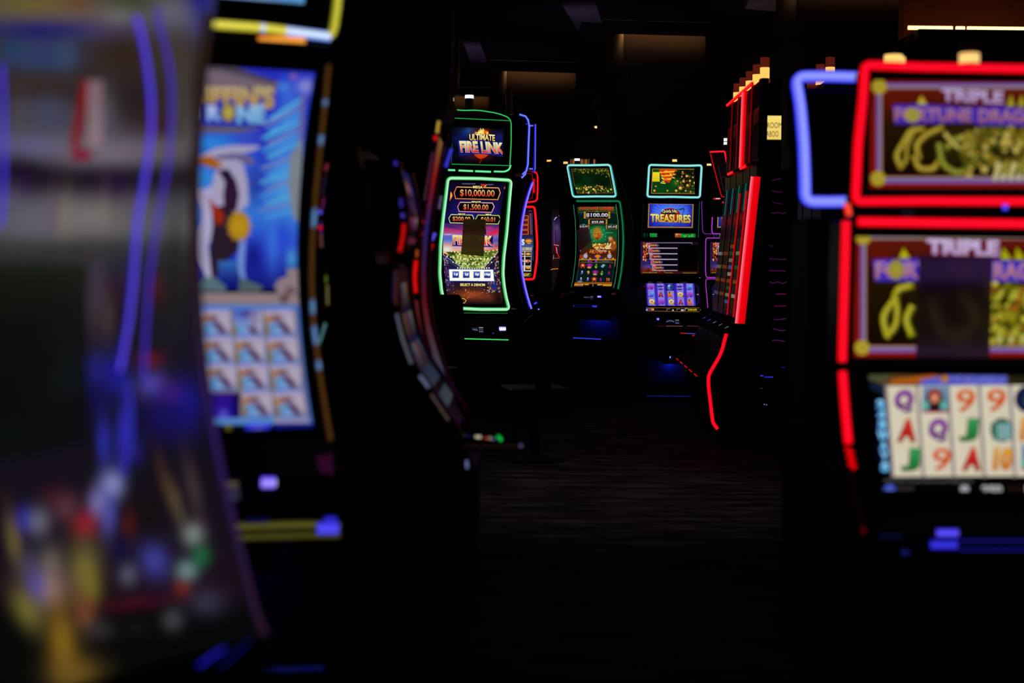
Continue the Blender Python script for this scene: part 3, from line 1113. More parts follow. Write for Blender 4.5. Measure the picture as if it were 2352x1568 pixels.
c.p([(258, 600), (280, 600), (288, 820), (268, 820)], (70, 44, 50))
c.line([(284, 600), (298, 1100)], 8, (40, 60, 140))
c.line([(264, 600), (276, 820)], 8, (150, 80, 40))
c.r(60, 830, 300, 960, (20, 26, 70), (70, 100, 150))
c.p([(215, 865), (296, 862), (296, 940), (215, 930)], (60, 60, 100))
c.txt('S', 172, 872, 208, 936, (255, 255, 255), (190, 220, 240), .05)
c.ell(250, 893, 36, 24, (250, 190, 40), (190, 60, 10))
c.txt('GOLD', 220, 882, 284, 906, (255, 220, 80), (240, 130, 20), .04, out=((120, 20, 10), .05))
c.txt('SERIES', 236, 914, 274, 924, (220, 220, 220), bold=0)
c.r(120, 962, 286, 994, (230, 220, 200), (150, 140, 150))
c.r(130, 968, 276, 986, (60, 46, 40))
c.txt('MAX BET', 140, 970, 270, 984, (255, 230, 140))
c.p([(130, 1000), (285, 1000), (278, 1214), (130, 1210)], (210, 205, 190))
for k in range(2):
    for j in range(4):
        x0 = 216 - k * 72
        c.p([(x0, 1006 + j * 52), (x0 + 62 - j * 2, 1006 + j * 52), (x0 + 60 - j * 2, 1052 + j * 50), (x0 - 2, 1052 + j * 50)], (12, 12, 16))
        if j in (0, 3):
            c.ell(x0 + 30, 1030 + j * 48, 28, 15, (255, 214, 80), (170, 90, 20))
            c.txt('GOLD' if j == 0 else 'BAR', x0 + 8, 1022 + j * 48, x0 + 52, 1038 + j * 48, (255, 240, 160), (190, 70, 10))
        elif j == 2:
            c.txt('7', x0 + 6, 1092, x0 + 54, 1122, (255, 70, 40), (190, 10, 10), .06, out=((230, 230, 230), .06), lean=-.3)
c.line([(282, 1000), (275, 1212)], 5, (90, 110, 150))
c.r(60, 1225, 280, 1268, (26, 22, 8))
c.line([(60, 1232), (266, 1232), (280, 1248), (264, 1266), (60, 1266)], 5, (110, 96, 30))
c.txt('CREDIT', 150, 1238, 262, 1262, (250, 230, 50))
c.build(RM, 'main_screen', dR, (-.24, .235, 1.14, 1.82), off=.004)
pill(RM, 'spin_button', pw([(1.06, .0), (.92, -.3)]), 1204, 665.5, 17, 7.5, (230, 220, 255), (255, 255, 255), 1.1)
strip(RM, 'deck_light', pw([(1.06, .0), (.92, -.3)]), [(1218, 678.5), (1226, 678.5)], 1.6, (120, 0, 0), (150, 10, 10), .8, 1)

# ================================================================ dark machine turned away and the green one next to it
FN = Machine('slot_machine', .368, 12.62, -72, 'unlit slot machine with curved glass turned left, beside the green dragonless coin machine')
FN.o['label'] = 'dark slot machine with reflections drawn on its curved glass, left of the small green-framed machine'
dN = quad3((1.9, -.05), (1.5, 0), (1.05, -.08))
lower_body(FN, .46, 1.03, -.08, -.28, .90, .11)
head(FN, 'display_head', dN, 1.02, 1.92, -.23, .23, .07)
tn = head(FN, 'topper', pw([(2.35, -.17), (1.95, -.02)]), 1.96, 2.22, -.22, .22, .04)
box('topper_neck', BLACK, FN.o, -.1, .1, -.06, .06, 1.88, 2.0)
c = Canvas(4).tr(1160, 360, 160 / 738)  # colours reflected in the glass, drawn as glowing patches and lines
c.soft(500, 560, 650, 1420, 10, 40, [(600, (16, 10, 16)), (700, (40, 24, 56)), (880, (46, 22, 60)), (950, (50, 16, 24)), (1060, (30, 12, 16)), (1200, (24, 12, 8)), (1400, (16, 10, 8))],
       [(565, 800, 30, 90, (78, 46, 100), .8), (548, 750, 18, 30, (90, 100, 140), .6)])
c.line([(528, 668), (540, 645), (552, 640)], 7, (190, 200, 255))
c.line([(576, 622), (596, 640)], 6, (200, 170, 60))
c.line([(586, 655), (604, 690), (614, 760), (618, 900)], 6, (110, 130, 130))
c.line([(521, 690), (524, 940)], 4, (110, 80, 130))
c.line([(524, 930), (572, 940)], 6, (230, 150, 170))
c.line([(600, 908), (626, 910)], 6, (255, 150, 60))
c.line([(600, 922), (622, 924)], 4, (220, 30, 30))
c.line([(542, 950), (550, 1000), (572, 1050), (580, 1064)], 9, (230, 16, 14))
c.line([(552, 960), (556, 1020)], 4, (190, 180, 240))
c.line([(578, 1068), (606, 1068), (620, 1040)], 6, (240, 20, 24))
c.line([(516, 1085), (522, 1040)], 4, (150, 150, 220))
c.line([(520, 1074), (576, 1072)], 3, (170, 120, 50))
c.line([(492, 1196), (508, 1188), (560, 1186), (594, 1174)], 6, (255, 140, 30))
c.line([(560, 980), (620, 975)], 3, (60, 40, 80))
c.build(FN, 'main_screen', dN, (-.2, .2, 1.06, 1.88), off=.004)
for s in (-1, 1):
    bm = bmesh.new()
    add_tube(bm, [(s * .228, float(dN(zz)) - .004, zz) for zz in np.linspace(1.04, 1.9, 16)], .011)
    bm_obj('side_trim', bm, DCHROME, FN.o, smooth=True)
dkN = pw([(1.04, -.08), (.90, -.28)])
pill(FN, 'spin_button', dkN, 1266, 677.5, 5.5, 3.4, (70, 70, 255), (170, 170, 255), 1.0)
pill(FN, 'deck_button', dkN, 1239, 710, 5.5, 3, (70, 70, 255), (190, 190, 255), 1.0)
c = Canvas(100)
c.p([(1227, 696), (1232, 693), (1236, 694.5), (1233, 698), (1227, 699)], (60, 60, 255))
c.build(FN, 'deck_display', dkN, (-.2, .2, .905, 1.03), off=.004)
tower(FN, 1261, 381, [(371.5, 367, (255, 200, 110), (255, 120, 20))], 10, 366, -.12)

FC = Machine('slot_machine', .846, 13.5, -35.7, 'slot machine with teal-lit leaning top screen and green curved screen of dollar prizes')
dC = quad3((1.894, -.087), (1.513, 0), (1.08, -.112))
lower_body(FC, .58, 1.06, -.115, -.36, .95, .36, door=mat('grey_door', (96, 96, 104), .55, spec=.2))
head(FC, 'display_head', dC, 1.05, 1.93, -.29, .29, .12)
box('topper_neck', BLACK, FC.o, -.08, .08, -.03, .06, 1.9, 2.02)
bm = bmesh.new()
add_prism(bm, [(.0, .60), (-.32, .60), (-.34, .62), (-.32, .635), (.0, .635)], -.27, .27)
bm_obj('tray_ledge', bm, BLACK, FC.o, bevel=.004)
glow_tube('ledge_light', FC.o, [(-.22, -.335, .632), (.22, -.335, .632)], .0055, (12, 20, 130), (50, 80, 255), .9)
glow_tube('belly_light', FC.o, [(-.1, -.09, .815), (.12, -.09, .815)], .012, (20, 30, 255), (40, 60, 255), 7.0, front=(0, 0, -1))
box('light_hood', BLACK, FC.o, -.2, .2, -.125, -.112, .795, .86)
T = FCa = (1300, 460, 140 / 1568)
c = Canvas(3.5).tr(*T)
c.soft(270, 110, 1320, 1400, 26, 30, [(110, (10, 70, 26)), (300, (8, 60, 24)), (420, (4, 34, 20)), (640, (4, 36, 18)), (760, (8, 60, 30)), (900, (10, 84, 40)), (1100, (14, 60, 26)), (1300, (60, 26, 10)), (1400, (44, 18, 8))],
       [(830, 850, 240, 240, (24, 150, 84), .95, 0, 1.6), (1200, 900, 200, 120, (12, 84, 44), .7), (1150, 1250, 220, 110, (96, 40, 14), .8), (830, 1300, 300, 90, (110, 36, 14), .8)])
c.p([(300, 330), (600, 282), (1000, 282), (1300, 330), (1310, 640), (320, 640)], (4, 30, 20))
c.line([(310, 330), (600, 284), (1000, 284), (1290, 330)], 7, (110, 90, 40))
c.txt('FORTUNE CHARM', 350, 158, 1222, 262, (222, 70, 30), (160, 14, 8), .05, out=((150, 120, 50), .05), slope=.02, arch=16)


def plaque(x0, y0, x1, y1, w, nm=None, nc=(150, 150, 60)):
    c.r(x0, y0, x1, y1, (20, 12, 26), (12, 6, 14))
    c.line([(x0, y0), (x1, y0), (x1, y1), (x0, y1)], 9, (130, 90, 40), True)
    for s, xx in ((1, x0), (-1, x1)):
        for k in range(4):
            c.ell(xx, y0 + (y1 - y0) * (k + .5) / 4, w, (y1 - y0) / 6, (230, 190, 60), (120, 80, 20), 8)
    if nm:
        cx = (x0 + x1) / 2
        c.ell(cx, y0 - 4, 70 if w > 20 else 50, 20, nc, mix(nc, (20, 10, 0), .5), 10)
        c.txt(nm, cx - 50, y0 - 14, cx + 50, y0 + 8, (60, 40, 20), bold=0)


c.line([(380, 360), (450, 305)], 14, (20, 40, 150))
c.line([(470, 545), (540, 510)], 12, (18, 34, 140))
plaque(490, 290, 1120, 465, 34, 'GRAND')
c.txt('$100.00', 525, 330, 1088, 440, (235, 235, 240), (150, 150, 160), .03, out=((40, 36, 44), .03))
plaque(600, 490, 1050, 610, 26, 'MAJOR', (120, 80, 50))
c.txt('$25.00', 668, 528, 980, 598, (235, 235, 240), (150, 150, 160), .03)
plaque(330, 628, 600, 735, 12, 'MINOR', (110, 170, 210))
c.txt('$10.00', 350, 650, 585, 708, (225, 225, 230), (150, 150, 160), .03)
plaque(1050, 628, 1310, 735, 18, 'MINI', (50, 130, 60))
c.txt('$5.01', 1085, 654, 1300, 716, (225, 225, 230), (150, 150, 160), .03)
c.scatter(rnd, 60, 640, 700, 1040, 1080, 4, 11, [(150, 230, 190), (100, 200, 150), (200, 240, 220)], sides=4)
c.ell(812, 855, 125, 172, (214, 176, 60), (140, 96, 20), 12)
c.ell(836, 862, 92, 124, (200, 160, 50), (160, 120, 40))
for k in range(7):
    a = k / 7 * TAU + .4
    c.line([(838, 862), (838 + 90 * math.cos(a), 862 + 120 * math.sin(a))], 8, (110, 60, 16))
c.p([(838, 862), (930, 900), (890, 960), (810, 960)], (190, 70, 20))
c.line([(720, 860), (915, 858)], 12, (150, 40, 20))
c.p([(740, 960), (880, 960), (820, 1030)], (120, 50, 14))
c.line([(1035, 832), (1210, 832)], 8, (130, 190, 150))
c.p([(1085, 1000), (1110, 950), (1190, 925), (1250, 950), (1300, 1060), (1310, 1200), (1250, 1290), (1170, 1260), (1180, 1120), (1100, 1060)], (150, 76, 26))
c.ell(1150, 985, 66, 60, (214, 180, 110), (150, 96, 40), 12, -.2)
c.ell(1092, 1010, 16, 20, (20, 10, 10))
c.ell(1255, 1085, 30, 60, (230, 190, 60), (170, 90, 20), 10, .3)
c.p([(1195, 925), (1260, 960), (1300, 1080), (1260, 1060)], (96, 30, 14))
c.p([(690, 1100), (760, 1160), (1000, 1200), (1180, 1180), (1200, 1250), (720, 1240)], (150, 80, 24))
c.scatter(rnd, 150, 700, 1110, 1190, 1240, 10, 26, [(230, 190, 70), (200, 130, 40), (250, 230, 150), (150, 80, 20), (120, 50, 14)])
c.p([(1060, 1150), (1110, 1190), (1180, 1130), (1150, 1200), (1130, 1260), (1080, 1220)], (220, 210, 180))
c.ell(820, 1310, 230, 70, (150, 50, 20), (96, 24, 10))
c.scatter(rnd, 90, 620, 1260, 1050, 1360, 8, 16, [(190, 90, 30), (130, 40, 14), (220, 150, 60)])
c.line([(775, 1255), (885, 1255)], 20, (200, 180, 150))
c.line([(835, 1297), (930, 1300), (1060, 1302)], 15, (220, 210, 235))
c.line([(1090, 1300), (1200, 1300)], 11, (220, 30, 30))
c.line([(280, 1310), (390, 1296)], 16, (170, 170, 250))
c.p([(1105, 1290), (1150, 1300), (1140, 1380), (1110, 1370)], (200, 150, 60))
# lower half
c.tr(1300, 560, 140 / 1568)
c.r(330, 250, 1310, 420, (70, 24, 14), (90, 40, 14))
c.p([(340, 310), (430, 270), (460, 330), (360, 400)], (150, 50, 20))
c.p([(700, 300), (960, 300), (930, 390), (740, 390)], (36, 30, 110))
c.ell(830, 318, 78, 48, (240, 160, 40), (190, 90, 20))
for x in (516, 1132):
    c.ell(x, 312, 62, 70, (226, 214, 226), (120, 110, 130))
    c.line([(x - 20, 310), (x + 24, 320)], 9, (70, 80, 120))
    c.p([(x - 15, 250), (x + 36, 220), (x + 40, 255)], (220, 160, 80))
for k in range(5):
    c.ell(440 + k * 196, 378, 34, 26, (240, 180, 60), (150, 70, 14), 8)
c.r(330, 395, 1296, 425, (220, 150, 40), (140, 80, 20))
c.p([(345, 420), (1282, 420), (1180, 1000), (245, 1000)], (4, 26, 26))
c.line([(350, 420), (335, 580)], 26, (190, 130, 40), col2=(120, 70, 20))
c.line([(1282, 420), (1266, 580)], 24, (190, 130, 40), col2=(120, 70, 20))
c.line([(330, 580), (285, 950)], 22, (30, 60, 60))
c.line([(1258, 590), (1196, 970)], 18, (24, 50, 50))
c.r(385, 424, 1246, 466, (8, 8, 8))
c.line([(380, 478), (1240, 482)], 9, (140, 110, 60))
c.ell(600, 443, 30, 28, (110, 110, 255), (60, 50, 190), 10)
c.ell(664, 447, 28, 26, (190, 70, 90), (110, 30, 50), 10)
c.ell(788, 445, 32, 28, (200, 80, 220), (110, 40, 150), 10)
c.txt('BONUS COINS', 410, 440, 550, 456, (150, 130, 90), bold=0)
c.txt('AND SPINS', 820, 436, 920, 455, (160, 130, 80), bold=0)
c.txt('HOLD FEATURE', 935, 436, 1125, 458, (110, 160, 180), bold=.02)
c.txt('PLAYS', 1140, 438, 1222, 458, (160, 110, 70), bold=0)
for j in range(3):
    for i in range(5):
        x, y = 448 + i * 174 - j * 26 + (10 if i == 4 else 0), 562 + j * 172 + i * 3
        c.line([(x + 87, y - 60), (x + 70, y + 80)], 3, (12, 44, 40))
        s = ('cpgkA', 'J9pgA', 'JJcAT')[j][i]
        if s == 'c':
            c.ell(x, y - 10, 76, 56, (190, 50, 24), (120, 20, 14))
            c.r(x - 50, y + 10, x - 26, y + 66, (170, 60, 24))
            c.r(x + 26, y + 10, x + 50, y + 66, (170, 60, 24))
            c.ell(x, y - 12, 40, 34, (240, 190, 90), (200, 110, 50), 10)
        elif s == 'p':
            c.ell(x + 4, y - 20, 80, 44, (190, 50, 170), (110, 14, 110))
            for q in range(3):
                c.line([(x + 20 + q * 20, y - 54), (x + 10 + q * 20, y + 14)], 7, (110, 10, 130))
            c.ell(x - 6, y + 40, 60, 30, (220, 180, 110), (140, 90, 40))
        elif s == 'g':
            c.ell(x - 6, y + 20, 44, 46, (70, 170, 50), (20, 80, 30), 10)
            c.ell(x + 4, y - 30, 26, 32, (150, 170, 80), (60, 90, 40), 8)
            c.p([(x - 40, y + 10), (x + 10, y + 20), (x - 4, y + 70)], (210, 170, 50))
        elif s == 'k':
            c.ell(x, y - 8, 84, 56, (16, 66, 70), (8, 34, 36))
            c.p([(x - 60, y + 10), (x + 6, y - 56), (x + 60, y - 30), (x - 8, y + 44)], (120, 170, 180))
        else:
            ca, cb = {'A': ((220, 40, 150), (120, 16, 90)), 'J': ((200, 200, 250), (70, 50, 170)), '9': ((240, 200, 50), (190, 110, 20)), 'T': ((230, 140, 30), (170, 50, 10))}[s]
            c.txt('10' if s == 'T' else s, x - (36 if s != 'T' else 42), y - 44, x + (30 if s != 'T' else 44), y + 46, ca, cb, .05, out=((30, 10, 40), .04))
c.ell(380, 975, 80, 34, (130, 160, 170), (40, 70, 80))
c.p([(250, 985), (1210, 985), (1205, 1030), (240, 1030)], (150, 84, 24))
c.p([(236, 1020), (470, 1022), (460, 1085), (228, 1082)], (180, 100, 20))
c.p([(490, 1026), (612, 1026), (600, 1060), (500, 1060)], (200, 150, 40))
c.p([(830, 1028), (955, 1030), (940, 1064), (820, 1064)], (200, 150, 40))
c.p([(965, 1032), (1200, 1036), (1192, 1090), (960, 1085)], (190, 110, 24))
c.line([(240, 1040), (470, 1042)], 14, (240, 190, 60))
c.line([(970, 1050), (1195, 1054)], 14, (240, 190, 60))
c.ell(368, 1046, 28, 20, (150, 170, 190), (70, 90, 120), 10)
c.ell(880, 1058, 24, 14, (210, 190, 160), (120, 100, 80), 8)
c.line([(714, 1040), (712, 1088)], 18, (170, 130, 60))
c.line([(232, 1084), (440, 1084)], 8, (90, 70, 70))
c.build(FC, 'main_screen', dC, (-.232, .232, 1.093, 1.862), strength=.92, off=.004)
TG1, TG2 = (2, 90, 50), (16, 150, 90)
dC2 = lambda z: dC(z) + .02
strip(FC, 'glow_strip', dC, [(1325, 461.8), (1424, 461.8), (1427, 480), (1431, 515), (1432.5, 550), (1431, 590), (1427.5, 625), (1420, 664)], 5.5, (0, 44, 22), (14, 130, 76), 1.0, 5, off=.0, step=7)
strip(FC, 'side_light', dC, [(1319, 470), (1323, 505), (1324.5, 540), (1324.5, 580), (1322, 610), (1318, 640), (1314, 659)], 1.6, (4, 66, 40), (60, 170, 120), .8, 5)
strip(FC, 'side_light', dC, [(1416.5, 469), (1421, 505), (1422.6, 540), (1422, 580), (1418.5, 620), (1414, 648), (1411, 661)], 1.6, (4, 66, 40), (80, 190, 140), .8, 5)
# leaning teal topper
dL = pw([(2.243, -.276), (1.945, -.036)])
tc_ = head(FC, 'topper', pw([(2.3, -.31), (1.9, .012)]), 1.945, 2.245, -.27, .27, .045, n=6)
TE1, TE2 = (6, 150, 150), (190, 255, 252)
E7 = lambda x, y: (1200 + x * 260 / 1568, 340 + y * 260 / 1568)
strip(FC, 'glow_strip', dL, [E7(*p) for p in ((634, 238), (930, 240), (1228, 232), (1270, 440), (1312, 672), (1010, 670), (715, 676), (672, 440))], 5.6, TE1, TE2, .92, 7, True, parent=tc_, off=.014, step=7)
c = Canvas(100).tr(1200, 340, 260 / 1568)
c.soft(680, 285, 1270, 632, 24, 16, [(285, (24, 40, 8)), (360, (6, 24, 8)), (480, (4, 26, 10)), (560, (20, 54, 10)), (632, (14, 40, 8))],
       [(900, 430, 150, 60, (8, 44, 18), .7, .8), (760, 560, 60, 60, (16, 80, 20), .6), (1130, 500, 120, 60, (6, 16, 6), .8)])
c.scatter(rnd, 190, 690, 290, 1260, 400, 5, 13, [(110, 110, 20), (70, 80, 16), (150, 140, 40), (40, 50, 10)], inside=lambda x, y: y < 300 + (x - 690) * .17 + rnd.uniform(-20, 30))
c.scatter(rnd, 130, 740, 510, 1250, 625, 6, 14, [(210, 170, 60), (150, 110, 30), (240, 210, 110), (90, 60, 14), (60, 80, 14)], inside=lambda x, y: y > 560 - 60 * math.exp(-((x - 1060) / 60) ** 2) - 40 * math.exp(-((x - 880) / 90) ** 2))
c.line([(685, 290), (1195, 285), (1258, 622), (745, 625)], 5, (110, 80, 20), True)
c.build(FC, 'topper_screen', dL, (-.225, .225, 1.968, 2.222), parent=tc_, off=.006)
tower(FC, 1325.5, 376.5, [(369.5, 364, (255, 255, 255), (220, 225, 225))], 12, 363, -.22)
tower(FC, 1358, 377.5, [], 10, 364, -.22)
tower(FC, 1299, 384, [(376.6, 371.4, (255, 210, 120), (255, 130, 30))], 10, 370.5, -.2)
dkC = pw([(1.06, -.125), (.95, -.36)])
pill(FC, 'spin_button', dkC, 1377.5, 681, 13, 5, (40, 30, 255), (190, 180, 255), 1.1)
c = Canvas(100).tr(1300, 560, 140 / 1568)
c.r(460, 1350, 610, 1390, (30, 34, 44), (60, 66, 76))
c.r(620, 1340, 715, 1430, (24, 20, 40))
c.r(630, 1344, 705, 1360, (100, 96, 70))
c.r(630, 1376, 700, 1388, (60, 54, 110))
c.p([(115, 1200), (215, 1205), (205, 1290), (108, 1285)], (44, 28, 30))
c.p([(1180, 1225), (1300, 1222), (1290, 1310), (1170, 1310)], (44, 24, 26))
c.build(FC, 'deck_display', dkC, (-.27, .27, .955, 1.055), off=.004)
dlip = flat(-.365)
for pts, w in (([(1308, 698), (1317, 698.4)], 1.8), ([(1309.5, 701), (1320, 701)], 2.0), ([(1309, 703.2), (1320, 703.4)], 1.6), ([(1362, 702), (1373, 702.3)], 2.2), ([(1363, 704.6), (1372, 704.8)], 1.6)):
    strip(FC, 'deck_light', dlip, pts, w, (20, 20, 190), (70, 80, 255), 1.0, 1)
for yy in (700.5, 703.8):
    strip(FC, 'deck_line', dlip, [(1320, yy), (1362, yy + .4)], .7, (10, 10, 80), (20, 24, 120), .8, 1)
paper(FC, dC, [E7(762, 1140), E7(935, 1085), E7(985, 1290), E7(798, 1440)], 'dark grey note over the lower left of the green prize screen', (190, 150, 190))

# a white-topped candle on a machine hidden behind the near left bank
# ================================================================ twin machines with blue lettered sign
def treasure_machine(X, name_label, px_off, lights, teal):
    m = Machine('slot_machine', X, 14.2, 0, name_label)
    lower_body(m, .62, .81, -.02, -.36, .71, .44, door=mat('grey_door', (96, 96, 104), .55, spec=.2))
    head(m, 'display_head', pw([(1.96, .0), (.80, .0)]), .80, 1.96, -.31, .31, .35, n=4)
    c = Canvas(100)
    OX = px_off

    def T(x0, y0, s):
        c.tr(x0 + OX, y0, s)
    dS = flat(-.0)
    # sign
    T(1440, 340, 260 / 1568)
    c.p([(297, 760), (922, 768), (910, 1106), (285, 1102)], (170, 120, 40))
    c.soft(0, 0, 1, 1, 22, 14, [(760, (36, 56, 215)), (900, (60, 90, 235)), (1100, (20, 24, 150))],
           [(300, 930, 60, 300, (14, 10, 110), .8), (910, 930, 60, 300, (14, 10, 110), .8), (600, 900, 200, 150, (90, 150, 255), .7)], quadpts=[(310, 774), (906, 782), (896, 1092), (300, 1088)])
    for k in range(16):
        a = math.pi * (1 + k / 15)
        c.line([(600 + 170 * math.cos(a), 930 + 120 * math.sin(a)), (600 + 270 * math.cos(a), 930 + 190 * math.sin(a))], 3, (110, 160, 255))
    c.ell(598, 925, 156, 112, (90, 160, 240), (70, 130, 235))
    c.ell(598, 930, 144, 100, (190, 50, 30), (150, 14, 16))
    c.p([(700, 845), (790, 822), (800, 860), (775, 925), (765, 918), (785, 850), (720, 862)], (24, 60, 110))
    c.line([(700, 845), (785, 822), (802, 850), (775, 920)], 5, (60, 120, 170))
    c.p([(478, 892), (500, 850), (700, 850), (692, 900), (660, 915), (500, 915)], (14, 16, 40))
    c.txt('Quick Hit', 484, 852, 694, 902, (250, 246, 190), (214, 200, 110), .02, slope=.01, lean=-.25)
    c.txt('TREASURES', 324, 918, 880, 1030, (246, 240, 130), (206, 140, 20), .035, out=((26, 20, 20), .04), slope=.03)
    for yy, s in ((768, 1), (1102, -1)):
        c.p([(586, yy), (634, yy + 1), (612, yy + s * 22)], (150, 130, 80))
    c.build(m, 'sign_panel', dS, (-.285, .285, 1.66, 1.925), off=.012, strength=1.0)
    # strip of bonus art below the sign
    c = Canvas(100)
    T(1440, 340, 260 / 1568)
    for a, b in ((230, 256), (274, 286)):
        c.r(a, 1172, b, 1232, (6, 60, 44), (4, 40, 30))
    c.r(316, 1172, 416, 1232, (30, 150, 60), (20, 120, 50))
    c.r(664, 1176, 946, 1237, (26, 150, 60), (16, 120, 46))
    c.soft(664, 1176, 745, 1237, 8, 5, [(1176, (200, 130, 50)), (1237, (150, 60, 20))], [(690, 1190, 14, 12, (255, 220, 130), .8), (720, 1215, 14, 12, (90, 20, 10), .8)])
    c.scatter(rnd, 26, 760, 1180, 940, 1232, 8, 18, [(40, 170, 70), (14, 100, 40), (60, 180, 60)])
    c.build(m, 'art_panel', dS, (-.295, .295, 1.565, 1.63), off=.01)
    # pay table screen
    c = Canvas(100)
    T(1440, 340, 260 / 1568)
    c.soft(190, 1275, 990, 1740, 24, 20, [(1275, (24, 12, 46)), (1320, (14, 8, 22)), (1500, (12, 6, 16)), (1640, (30, 10, 16)), (1720, (60, 16, 12))],
           [(205, 1450, 18, 260, (90, 50, 160), .8), (290, 1640, 80, 30, (90, 80, 190), .9), (350, 1690, 140, 26, (120, 40, 20), .8), (280, 1570, 90, 40, (50, 40, 140), .8), (970, 1500, 30, 300, (40, 12, 26), .7), (850, 1500, 130, 190, (26, 14, 18), .8)])
    c.scatter(rnd, 110, 225, 1310, 285, 1560, 6, 15, [(170, 40, 14), (220, 90, 30), (90, 14, 10), (240, 190, 80)], inside=lambda x, y: abs(x - 255) < 30, asp=.6)
    c.scatter(rnd, 90, 215, 1660, 520, 1720, 6, 14, [(110, 30, 14), (150, 50, 20), (60, 14, 10)], inside=lambda x, y: y > 1660 + (x - 215) * .1)
    for k, t in enumerate('98765'):
        x, y = 280 + k * 18 - (2 if k > 1 else 0), 1312 + k * 77.5
        c.r(x, y, 900 if k == 0 else 697, y + 68, (8, 5, 12))
        c.line([(x, y + 70), (x, y + 2), (x + 150, y), (900 if k == 0 else 697, y)], 7, (150, 130, 170))
        c.line([(x, y + 70), (697, y + 72)], 8, (190, 180, 210))
        c.p([(x + 130, y + 12), (x + 165, y + 36), (x + 130, y + 62)], (70, 110, 160))
        c.p([(x + 6, y + 4), (x + 140, y + 14), (x + 140, y + 58), (x + 6, y + 66)], (110, 12, 14))
        c.txt('Quick Hit', x + 52, y + 22, x + 132, y + 48, (240, 220, 150), (190, 150, 80), .03, out=((30, 10, 10), .05))
        c.txt(t, x + 6, y + 8, x + 46, y + 60, (240, 60, 50), (150, 10, 14), .06, out=((220, 200, 200), .04), lean=-.2)
    c.line([(895, 1316), (905, 1332)], 7, (120, 120, 140))
    c.txt('PAYS FOR THIS GAME ARE IN CREDITS', 215, 1718, 418, 1728, (200, 190, 70), bold=0)
    c.txt('PLAY IS FINAL', 535, 1721, 635, 1730, (200, 190, 70), bold=0)
    c.txt('MALFUNCTION VOIDS ALL PAYS', 776, 1724, 958, 1733, (200, 190, 70), bold=0)
    c.build(m, 'pay_screen', dS, (-.303, .305, 1.205, 1.55), off=.008)
    # reels
    c = Canvas(100)
    T(1440, 580, 260 / 1568)
    c.r(190, 400, 1020, 830, (3, 3, 6))
    for a, b in ((295, 345), (422, 485), (735, 838)):
        c.line([(a, 410), (b, 411)], 8, (70, 70, 76))
    c.line([(255, 450), (228, 480), (232, 690), (262, 700)], 26, (24, 14, 60))
    c.line([(955, 450), (985, 490), (992, 690), (965, 710)], 26, (24, 14, 60))
    for i in range(5):
        xt, xb = 262 + i * 134, 284 + i * 133.6
        c.q([(xt, 425), (xt + 132, 427), (xb + 132, 736), (xb, 733)], [(60, 40, 180), (60, 40, 180), (70, 50, 190), (70, 50, 190)])
        c.q([(xt + 22, 427), (xt + 110, 428), (xb + 108, 733), (xb + 20, 731)], [(140, 120, 225), (140, 120, 225), (130, 120, 215), (130, 120, 215)])
        c.line([(xt, 425), (xb, 734)], 6, (34, 20, 130))
    RA = {'10': ((190, 90, 225), (96, 20, 150)), 'J': ((110, 180, 250), (24, 60, 190)), 'Q': ((255, 240, 90), (214, 140, 20)), 'A': ((214, 40, 50), (120, 8, 20)), 'K': ((240, 150, 40), (190, 70, 10))}
    for j, row in enumerate((('10', 's', 'w', 's', 'J'), ('J', 'A', 'K', 'Q', '10'), ('Q', '10', 'Q', 'A', 'K'))):
        for i, t in enumerate(row):
            x, y = 328 + i * 134 + j * 9, 475 + j * 103 + i * 1.5
            if t == 's':
                c.p([(x - 50, y - 18), (x + 44, y - 20), (x + 24, y + 2), (x - 28, y + 4)], (30, 40, 120))
                c.line([(x, y - 40), (x + 2, y - 16)], 6, (50, 50, 120))
                c.ell(x, y + 30, 42, 12, (30, 34, 110), (60, 60, 150), 10)
            elif t == 'w':
                c.r(x - 60, y - 48, x + 60, y + 48, (40, 20, 90), (30, 16, 80))
                c.ell(x, y, 48, 46, (110, 160, 225), (30, 50, 140))
                c.ell(x + 18, y + 4, 24, 34, (20, 30, 90), (40, 70, 150), 10)
                c.ell(x - 14, y - 20, 18, 14, (190, 220, 240), (130, 170, 220), 8)
            else:
                ca, cb = RA[t]
                w = 46 if t == '10' else 40
                c.txt(t, x - w, y - 36, x + w - 6, y + 36, ca, cb, .07, out=((40, 20, 70), .03))
                if t in 'QK':
                    c.ell(x + (42 if t == 'Q' else -20), y + (22 if t == 'Q' else -26), 12, 14, (120, 80, 20), (40, 20, 20), 8)
                if t == 'A':
                    c.ell(x, y + 2, 9, 12, (150, 150, 110), (80, 90, 90), 8)
    for x in (236, 978):
        c.r(x - 12, 566, x + 12, 590, (40, 26, 40))
        c.line([(x - 10, 578), (x + 10, 579)], 6, (220, 220, 220))
    c.line([(228, 782), (250, 762), (1000, 764), (1018, 790), (995, 818), (250, 806), (228, 782)], 5, (150, 100, 30))
    c.r(226, 760, 304, 804, (50, 80, 160), (20, 40, 110))
    c.txt('1¢', 250, 780, 284, 800, (230, 230, 240), bold=.04)
    c.r(306, 764, 370, 802, (150, 60, 20), (110, 30, 14))
    c.txt('150', 338, 776, 374, 796, (230, 220, 200), bold=.03)
    for x, t in ((636, '0'), (766, '50')):
        c.txt(t, x - 10 * len(t), 784, x + 10 * len(t), 808, (220, 220, 220), bold=.03)
    for x in (552, 690):
        c.line([(x, 802), (x, 778), (x + 40, 779)], 4, (150, 150, 150))
    c.r(800, 766, 1012, 814, (16, 12, 6))
    c.line([(800, 802), (806, 770), (840, 772)], 5, (200, 200, 190))
    c.txt('GOOD LUCK!', 842, 778, 964, 804, (240, 230, 50), (190, 170, 20), .03)
    c.build(m, 'reel_screen', dS, (-.306, .31, .815, 1.145), off=.008)
    return m


